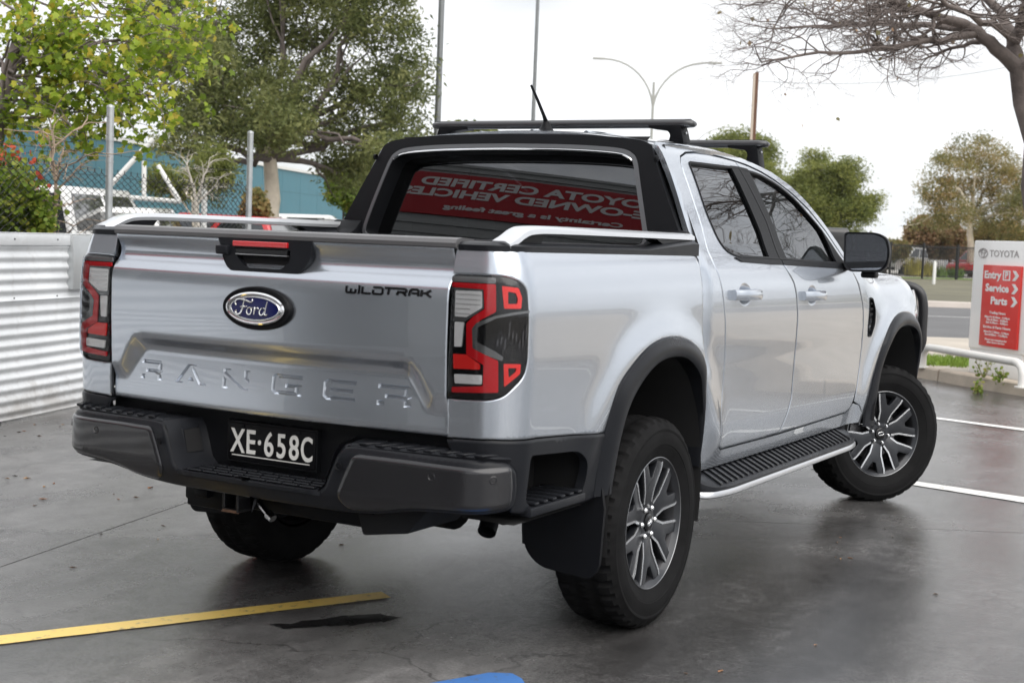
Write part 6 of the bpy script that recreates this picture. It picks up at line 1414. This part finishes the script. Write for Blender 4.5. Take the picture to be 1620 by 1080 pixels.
def sign():
    a=atz(1543,15.66,.118); c=atz(1621,14.78,.118); d=(c-a).normalized(); d.z=0; rz=math.atan2(d.y,d.x); t=empty('dealer_sign',tuple(a),rz); tag(t,'white dealership direction sign with red panel by the barrier','sign')
    Wd=1.22; H=1.455; SW=mat('sign_white',(.90,.90,.89),.3,coat=.3); SR=mat('sign_red',(.66,.03,.022),.35,coat=.3); TW=mat('sign_text_white',(.82,.82,.82),.4); TG=mat('sign_text_grey',(.42,.40,.40),.35,.3)
    b=MB(); b.box((0,-.02,.27),(Wd,.20,H)); b.build('body',SW,t,bevel=.01); b=MB(); b.box((.0,.0,0),(.98,.18,.27)); b.build('plinth',SW,t,bevel=.006)
    x0=.245; x1=.935; z0=.316; z1=1.193; b=MB(); b.box((x0,-.05,z0),(x1,-.021,z1)); pn=b.build('red_panel',SR,t,bevel=.004)
    def tx(s,x,z,w,h,m,yo=-.0525,bold=0.,name='lettering'):
        """text fitted between x and x+w with letter height h"""
        me=text_mesh(name,s,1.,m,.0012,align='LEFT',bold=bold); xs=[v.co.x for v in me.vertices]; k=w/(max(xs)-min(xs)); me.transform(Matrix.Diagonal((k,h/.70,1,1))@Matrix.Translation((-min(xs),0,0))); link(name,me,t,(x,yo,z),(math.pi/2,0,0))
    tx('TOYOTA',.305,1.315,.54,.072,TG,-.0225,.008)
    b=MB()
    for ra,rb,cz in ((.085,.050,0),(.030,.048,0),(.058,.018,.018)):
        b.tube([(.185+ra*math.cos(2*math.pi*k/28),-.024,1.320+cz+rb*math.sin(2*math.pi*k/28)) for k in range(29)],.0042,6,cap=False)
    b.build('logo',TG,t)
    for s,x,w,z in (('Entry',.285,.31,1.085),('Service',.315,.43,.945),('Parts',.43,.30,.81)):
        tx(s,x,z,w,.078,TW,bold=.035)
        b=MB(); X=.795; b.prism([(X,z+.058),(X+.055,z+.058),(X+.115,z+.005),(X+.055,z-.048),(X,z-.048),(X+.055,z+.005)],lambda x_,z_:(x_,-.054,z_),lambda x_,z_:(x_,-.0505,z_)); b.build('arrow',TW,t)
    b=MB(); xa,xb,za,zb=.625,.755,1.035,1.142
    for p,q in (((xa,-.054,za),(xb,-.0505,za+.012)),((xa,-.054,zb-.012),(xb,-.0505,zb)),((xa,-.054,za+.012),(xa+.018,-.0505,zb-.012)),((xb-.018,-.054,za+.012),(xb,-.0505,zb-.012))): b.box(p,q)
    b.build('parking_frame',TW,t); tx('P',.665,1.088,.055,.066,TW,bold=.03)
    for s,z,w,h in (('Trading Hours',.682,.30,.026),('Mon-Fri 8.30am - 5.30pm',.634,.46,.022),('Thu 8.30am - 8.00pm',.604,.40,.022),('Sat 8.30am - 4.00pm',.574,.40,.022),('Service & Parts Hours',.525,.50,.027),('Mon-Fri 7.30am - 5.30pm',.474,.46,.022),('Sat 8.00am - 12.00pm',.444,.42,.022),('Please see reception for',.390,.40,.020),('after hours service',.362,.33,.020)): tx(s,.565-w/2,z,w,h,TW,bold=.02)
sign()
# ------------------------------------------------------------------ black fence beyond the road
def far_fence():
    a=Vector((-16.46,68.95,.10)); c=Vector((-13.75,73.45,.10)); d=(c-a).normalized(); a=a-d*7; t=empty('picket_fence',tuple(a)); tag(t,'black steel picket fence beyond the road','fence'); BK=mat('fence_black',(.012,.012,.013),.5); L=20.; rz=math.atan2(d.y,d.x); t.rotation_euler=(0,0,rz)
    pm=MB(); pm.box((-.017,-.017,.05),(.017,.017,1.78)); o=pm.build('picket',BK,t); n=int(L/.135)
    for k in range(1,n): q=o.copy(); COL.objects.link(q); q.location=(k*.135,0,0)
    for z in (.14,1.68): b=MB(); b.box((0,-.02,z),(L,.02,z+.045)); b.build('rail',BK,t)
    for s in (1.6,4.0,6.4,8.72,11.2,13.6,16): b=MB(); b.box((s-.05,-.045,0),(s+.05,.045,1.88)); b.build('post',BK,t)
far_fence()
p=atz(1480,62); b=MB(); b.lathe([(0,.07),(1.06,.07),(1.10,.05),(1.11,0)],'z',14); tag(b.build('bollard',mat('bollard_white',(.68,.68,.66),.5),None,loc=tuple(p)),'white bollard below the thick fence post','bollard')
fdir=(Vector((-13.75,73.45,0))-Vector((-16.46,68.95,0))).normalized(); fn_=Vector((-fdir.y,fdir.x,0))
def fq(a,c): q=Vector((-16.46,68.95,0))+fdir*a+fn_*c; return (q.x,q.y)
strip('lawn',[fq(-40,.1),fq(40,.1),fq(40,2.4),fq(-40,2.4)],mat('lawn_green',(.16,.25,.035),.85,var=.3,vscale=1.2),.115)
strip('yard',[fq(-60,2.4),fq(60,2.4),fq(60,60),fq(-60,60)],mat('yard_concrete',(.42,.40,.37),.8,var=.12,vscale=.5),.112)
# ------------------------------------------------------------------ other vehicles
CARGLASS=mat('car_glass',(.015,.018,.02),.06,coat=1.); TYRE=mat('far_tyre',(.012,.012,.012),.7); CARBLK=mat('car_black',(.012,.012,.013),.35,coat=.5); CRED=mat('car_lamp_red',(.45,.01,.012),.2,coat=1.)
def paintm(name,c): return mat('car_paint_'+name,c,.3,.1,coat=1.)
def car(label,colour,style,loc,rz,name='parked_car'):
    t=empty(name,tuple(loc),rz); tag(t,label,'car'); w=.90; m=colour
    if style=='ute':   body=[(-2.6,.42),(-2.62,.95),(-2.55,1.06),(-.95,1.06),(-.95,1.02),(1.05,1.04),(2.35,.98),(2.55,.80),(2.55,.40)]; cab=[(-1.0,1.04),(-.85,1.76),(.35,1.80),(1.2,1.06)]; wb=(-1.55,1.6); R_=.37
    elif style=='suv': body=[(-2.25,.42),(-2.3,.90),(-2.2,1.05),(.95,1.06),(2.15,.95),(2.35,.75),(2.35,.38)]; cab=[(-2.2,1.04),(-1.95,1.66),(.15,1.70),(1.1,1.06)]; wb=(-1.4,1.4); R_=.36
    elif style=='van': body=[(-2.5,.40),(-2.55,1.0),(-2.5,1.12),(1.7,1.1),(2.3,.95),(2.45,.7),(2.45,.38)]; cab=[(-2.48,1.1),(-2.42,1.95),(.9,1.98),(1.85,1.1)]; wb=(-1.5,1.6); R_=.34
    else:              body=[(-2.2,.40),(-2.28,.80),(-2.15,.94),(.9,.96),(2.05,.82),(2.25,.62),(2.25,.36)]; cab=[(-2.0,.93),(-1.35,1.40),(.05,1.44),(1.05,.95)]; wb=(-1.3,1.35); R_=.32
    b=MB(); b.prism(fillet(body,.06,3),lambda x,z:(x,-w,z),lambda x,z:(x,w,z)); b.build('body',m,t,bevel=.05,seg=3)
    b=MB(); zt=max(z for x,z in cab); zb=min(z for x,z in cab)
    b.prism(cab,lambda x,z:(x,-(w-.03-.20*(z-zb)/(zt-zb)),z),lambda x,z:(x,(w-.03-.20*(z-zb)/(zt-zb)),z)); b.build('cabin',m,t,bevel=.05,seg=3)
    cx=sum(x for x,z in cab)/4; cz=(zt+zb)/2
    inn=[(cx+(x-cx)*.88,cz+(z-cz)*.68+.02) for x,z in cab]; xm=.5*(inn[0][0]+inn[3][0]); 
    for s in (-1,1):
        for lo,hi in ((0,.47),(.53,1)):
            q=[]
            for f,(A,B) in ((lo,(inn[0],inn[3])),(lo,(inn[1],inn[2])),(hi,(inn[1],inn[2])),(hi,(inn[0],inn[3]))):
                q.append((A[0]+(B[0]-A[0])*f,A[1]+(B[1]-A[1])*f))
            b=MB(); yy=lambda z,e:s*(w-.03-.20*(z-zb)/(zt-zb)+e)
            b.prism(q,lambda x,z:(x,yy(z,-.01),z),lambda x,z:(x,yy(z,.008),z)); b.build('window',CARGLASS,t)
    for (A,B),nm in (((cab[0],cab[1]),'rear_window'),((cab[3],cab[2]),'windscreen')):
        q=[]
        for f in (.14,.86):
            x=A[0]+(B[0]-A[0])*f; z=A[1]+(B[1]-A[1])*f; ww=(w-.12-.20*(z-zb)/(zt-zb)); q+=[(x,ww,z)]
        dx=-.014 if nm=='rear_window' else .014; b=MB(); b.add([(q[0][0]+dx,-q[0][1],q[0][2]),(q[0][0]+dx,q[0][1],q[0][2]),(q[1][0]+dx,q[1][1],q[1][2]),(q[1][0]+dx,-q[1][1],q[1][2])],[(0,1,2,3)]); b.build(nm,CARGLASS,t)
    for x in wb:
        for s in (-1,1):
            wh=empty('wheel',(x,s*(w-.09),R_),0,t); b=MB(); b.lathe([(-.10,R_*.62),(-.11,R_*.9),(-.08,R_),(.08,R_),(.11,R_*.9),(.10,R_*.62)],'y',24); b.build('tyre',TYRE,wh); b=MB(); b.lathe([(-.06,R_*.63),(.06,R_*.63),(.085,R_*.5),(.075,R_*.12),(.08,0)] if s>0 else [(.06,R_*.63),(-.06,R_*.63),(-.085,R_*.5),(-.075,R_*.12),(-.08,0)],'y',20); b.build('rim',ALU,wh)
            b=MB(); b.lathe([(-.02*s,R_*1.18),(.102*s,R_*1.18),(.1022*s,0)],'y',24); b.build('arch',CARBLK,t,loc=(x,s*(w-.10),R_))
    xr=body[1][0]-.01
    for s in (-1,1):
        b=MB(); b.box((xr-.01,s*.68-.12,.78 if style!='sedan' else .66),(xr+.08,s*.68+.12,.98 if style!='sedan' else .80)); b.build('tail_lamp',CRED,t,bevel=.02)
        b=MB(); b.box((body[-3][0]-.08,s*.66-.16,.70 if style=='sedan' else .80),(body[-3][0]+.06,s*.66+.16,.82 if style=='sedan' else .94)); b.build('head_lamp',WHITEL,t,bevel=.02)
        b=MB(); b.box((.75,s*(w+.02)-.10,1.02),(.90,s*(w+.02)+.10,1.16)); b.build('mirror',CARBLK,t,bevel=.02)
    b=MB(); b.box((xr-.03,-.85,.42),(xr+.15,.85,.58)); b.build('rear_bumper',CARBLK,t,bevel=.03); b=MB(); b.box((body[-1][0]-.10,-.85,.36),(body[-1][0]+.03,.85,.55)); b.build('front_bumper',CARBLK,t,bevel=.03)
    b=MB(); b.box((xr-.035,-.2,.62),(xr-.012,.2,.73)); b.build('plate',WHITEL,t)
    return t
WC=paintm('white',(.72,.72,.71)); RC_=paintm('red',(.45,.015,.02)); GC=paintm('grey',(.10,.105,.11)); SC_=paintm('silver',(.42,.43,.44))
car('white van with dark rear glass behind the chain link fence',WC,'van',atz(118,24.5),R(118))
car('white sedan right of the left fence post behind the wall',WC,'suv',atz(212,25.5),R(125))
car('red hatchback seen through the gap under the far bed rail',RC_,'suv',atz(312,33),R(200))
car('silver sedan beside the red hatchback, seen through the bed rail gap',SC_,'suv',atz(390,36),R(195))
car('white van with roof rack behind the dark sedan near the gum trunk',WC,'van',atz(485,52),R(30))
car('dark grey wagon in front of the white van near the left cab pillar',GC,'suv',atz(515,36),R(215))
car('white wagon parked at the far end of the shed yard',WC,'suv',atz(450,46),R(35))
t=car('white ute with black canopy peeping over the truck bonnet',WC,'ute',atz(1281,31),R(107)); b=MB(); b.box((-2.5,-.82,1.06),(-.9,.82,1.86)); b.build('canopy',CARBLK,t,bevel=.10,seg=3)
car('white four wheel drive parked behind the black picket fence',WC,'ute',atz(1437,88),R(250))
car('red car half hidden behind the sign beyond the picket fence',RC_,'suv',atz(1546,86),R(260))
car('silver car low behind the grasses beyond the picket fence',SC_,'sedan',atz(1505,100),R(170))
# small white building in the trees
def cottage():
    t=empty('small_building',tuple(atz(1470,104)),va+R(20)); tag(t,'tiny white gabled building among the autumn shrubs','building'); m=mat('cottage_white',(.66,.66,.65),.7)
    b=MB(); b.prism([(-1.6,0),(1.6,0),(1.6,2.0),(0,3.1),(-1.6,2.0)],lambda x,z:(x,0,z),lambda x,z:(x,4,z)); b.build('wall',m,t); b=MB(); b.box((-.2,-.02,0),(.9,.0,1.7)); b.build('door',CARBLK,t)
    for s in (-1,1): b=MB(); b.add([(0,-.2,3.18),(s*1.8,-.2,1.95),(s*1.8,4.2,1.95),(0,4.2,3.18),(0,-.2,3.26),(s*1.8,-.2,2.03),(s*1.8,4.2,2.03),(0,4.2,3.26)],[(0,3,2,1),(4,5,6,7),(0,1,5,4),(1,2,6,5),(2,3,7,6),(3,0,4,7)]); b.build('roof',mat('pale_roof',(.62,.62,.60),.5),t)
cottage()
# hills
V=[];F=[];n=60
for k in range(n+1):
    a=-60+200*k/n; u_=-2600+8200*k/n
    p=at(1000+u_*.35,380,3200); h=48+26*math.sin(k*.42)+14*math.sin(k*1.13+1)
    V+=[(p.x,p.y,-1),(p.x,p.y,h),(p.x*1.25,p.y*1.25,h*1.1)]
for k in range(n): F+= [(3*k,3*k+3,3*k+4,3*k+1),(3*k+1,3*k+4,3*k+5,3*k+2)]
b=MB(); b.add(V,F); tag(b.build('hills',mat('hill_bush',(.11,.12,.09),.9,var=.3,vscale=.01),None),kind='structure')
# ------------------------------------------------------------------ dealership behind the camera, seen in the rear glass
def dealership():
    az=R(-24); nv=Vector((math.sin(az),-math.cos(az),0)); tv=Vector((math.cos(az),math.sin(az),0)); o=nv*7.0; t=empty('showroom',tuple(o),math.atan2(-tv.y,-tv.x)); tag(t,'showroom building with red banner reflected in the rear glass','building')
    # local x runs along -tv (reading direction), local y along nv (into the building), z up
    S0,S1=-4.2,15.
    WB=mat('banner_red',(.42,.015,.022),.5); CL=mat('fascia_grey',(.36,.37,.37),.5,.1); 
    for k in range(4): b=MB(); b.box((S0,.0-.03*(k%2),5.40+.085*k),(S1,.3,5.483+.085*k)); b.build('fascia_rib',CL,t)
    b=MB(); b.box((S0+.6,-.03,4.10),(S1-3,.02,5.395)); bn=b.build('banner',WB,t)
    for k in range(5): b=MB(); b.box((S0,.02-.03*(k%2),3.40+.14*k),(S1,.3,3.535+.14*k)); b.build('fascia_rib',CL,t)
    b=MB(); b.box((S0,.3,0),(S1,9,5.74)); b.build('wall',mat('showroom_wall',(.42,.42,.41),.7),t)
    for k in range(7): b=MB(); b.box((S0+.5+k*2.7,.26,.15),(S0+2.55+k*2.7,.31,2.6)); b.build('shop_window',mat('shop_glass',(.03,.035,.035),.05,coat=1.),t)
    TWH=mat('banner_white',(.75,.75,.75),.5)
    def tx(s,x0,x1,z,cap):
        me=text_mesh('banner_lettering',s,1.,TWH,.004,align='LEFT',bold=.035,res=5); xs=[v.co.x for v in me.vertices]; ys=[v.co.y for v in me.vertices]; w=max(xs)-min(xs); c0=min(xs)
        hcap=.70; me.transform(Matrix.Translation((x0,0,0))@Matrix.Diagonal(((x1-x0)/w,cap/hcap,1,1))@Matrix.Translation((-c0,0,0))); link('banner_lettering',me,t,(0,-.037,z),(math.pi/2,0,0))
    tx('TOYOTA CERTIFIED',-1.62,3.44,5.10,.245); tx('PRE-OWNED VEHICLES',-2.0,3.80,4.76,.235); tx('Certainty is a great feeling',-1.0,2.66,4.36,.13)
dealership()
# ------------------------------------------------------------------ air
HZ=bpy.data.materials.new('haze_air'); HZ.use_nodes=True; _n=HZ.node_tree; _n.nodes.clear(); _o=_n.nodes.new('ShaderNodeOutputMaterial'); _v=_n.nodes.new('ShaderNodeVolumePrincipled')
_v.inputs['Color'].default_value=(.86,.91,.97,1); _v.inputs['Density'].default_value=.00011; _v.inputs['Anisotropy'].default_value=.2; _n.links.new(_v.outputs[0],_o.inputs['Volume'])
b=MB(); b.box((-5200,-5000,-1.2),(5200,5600,140)); tag(b.build('haze',HZ,None),kind='stuff')
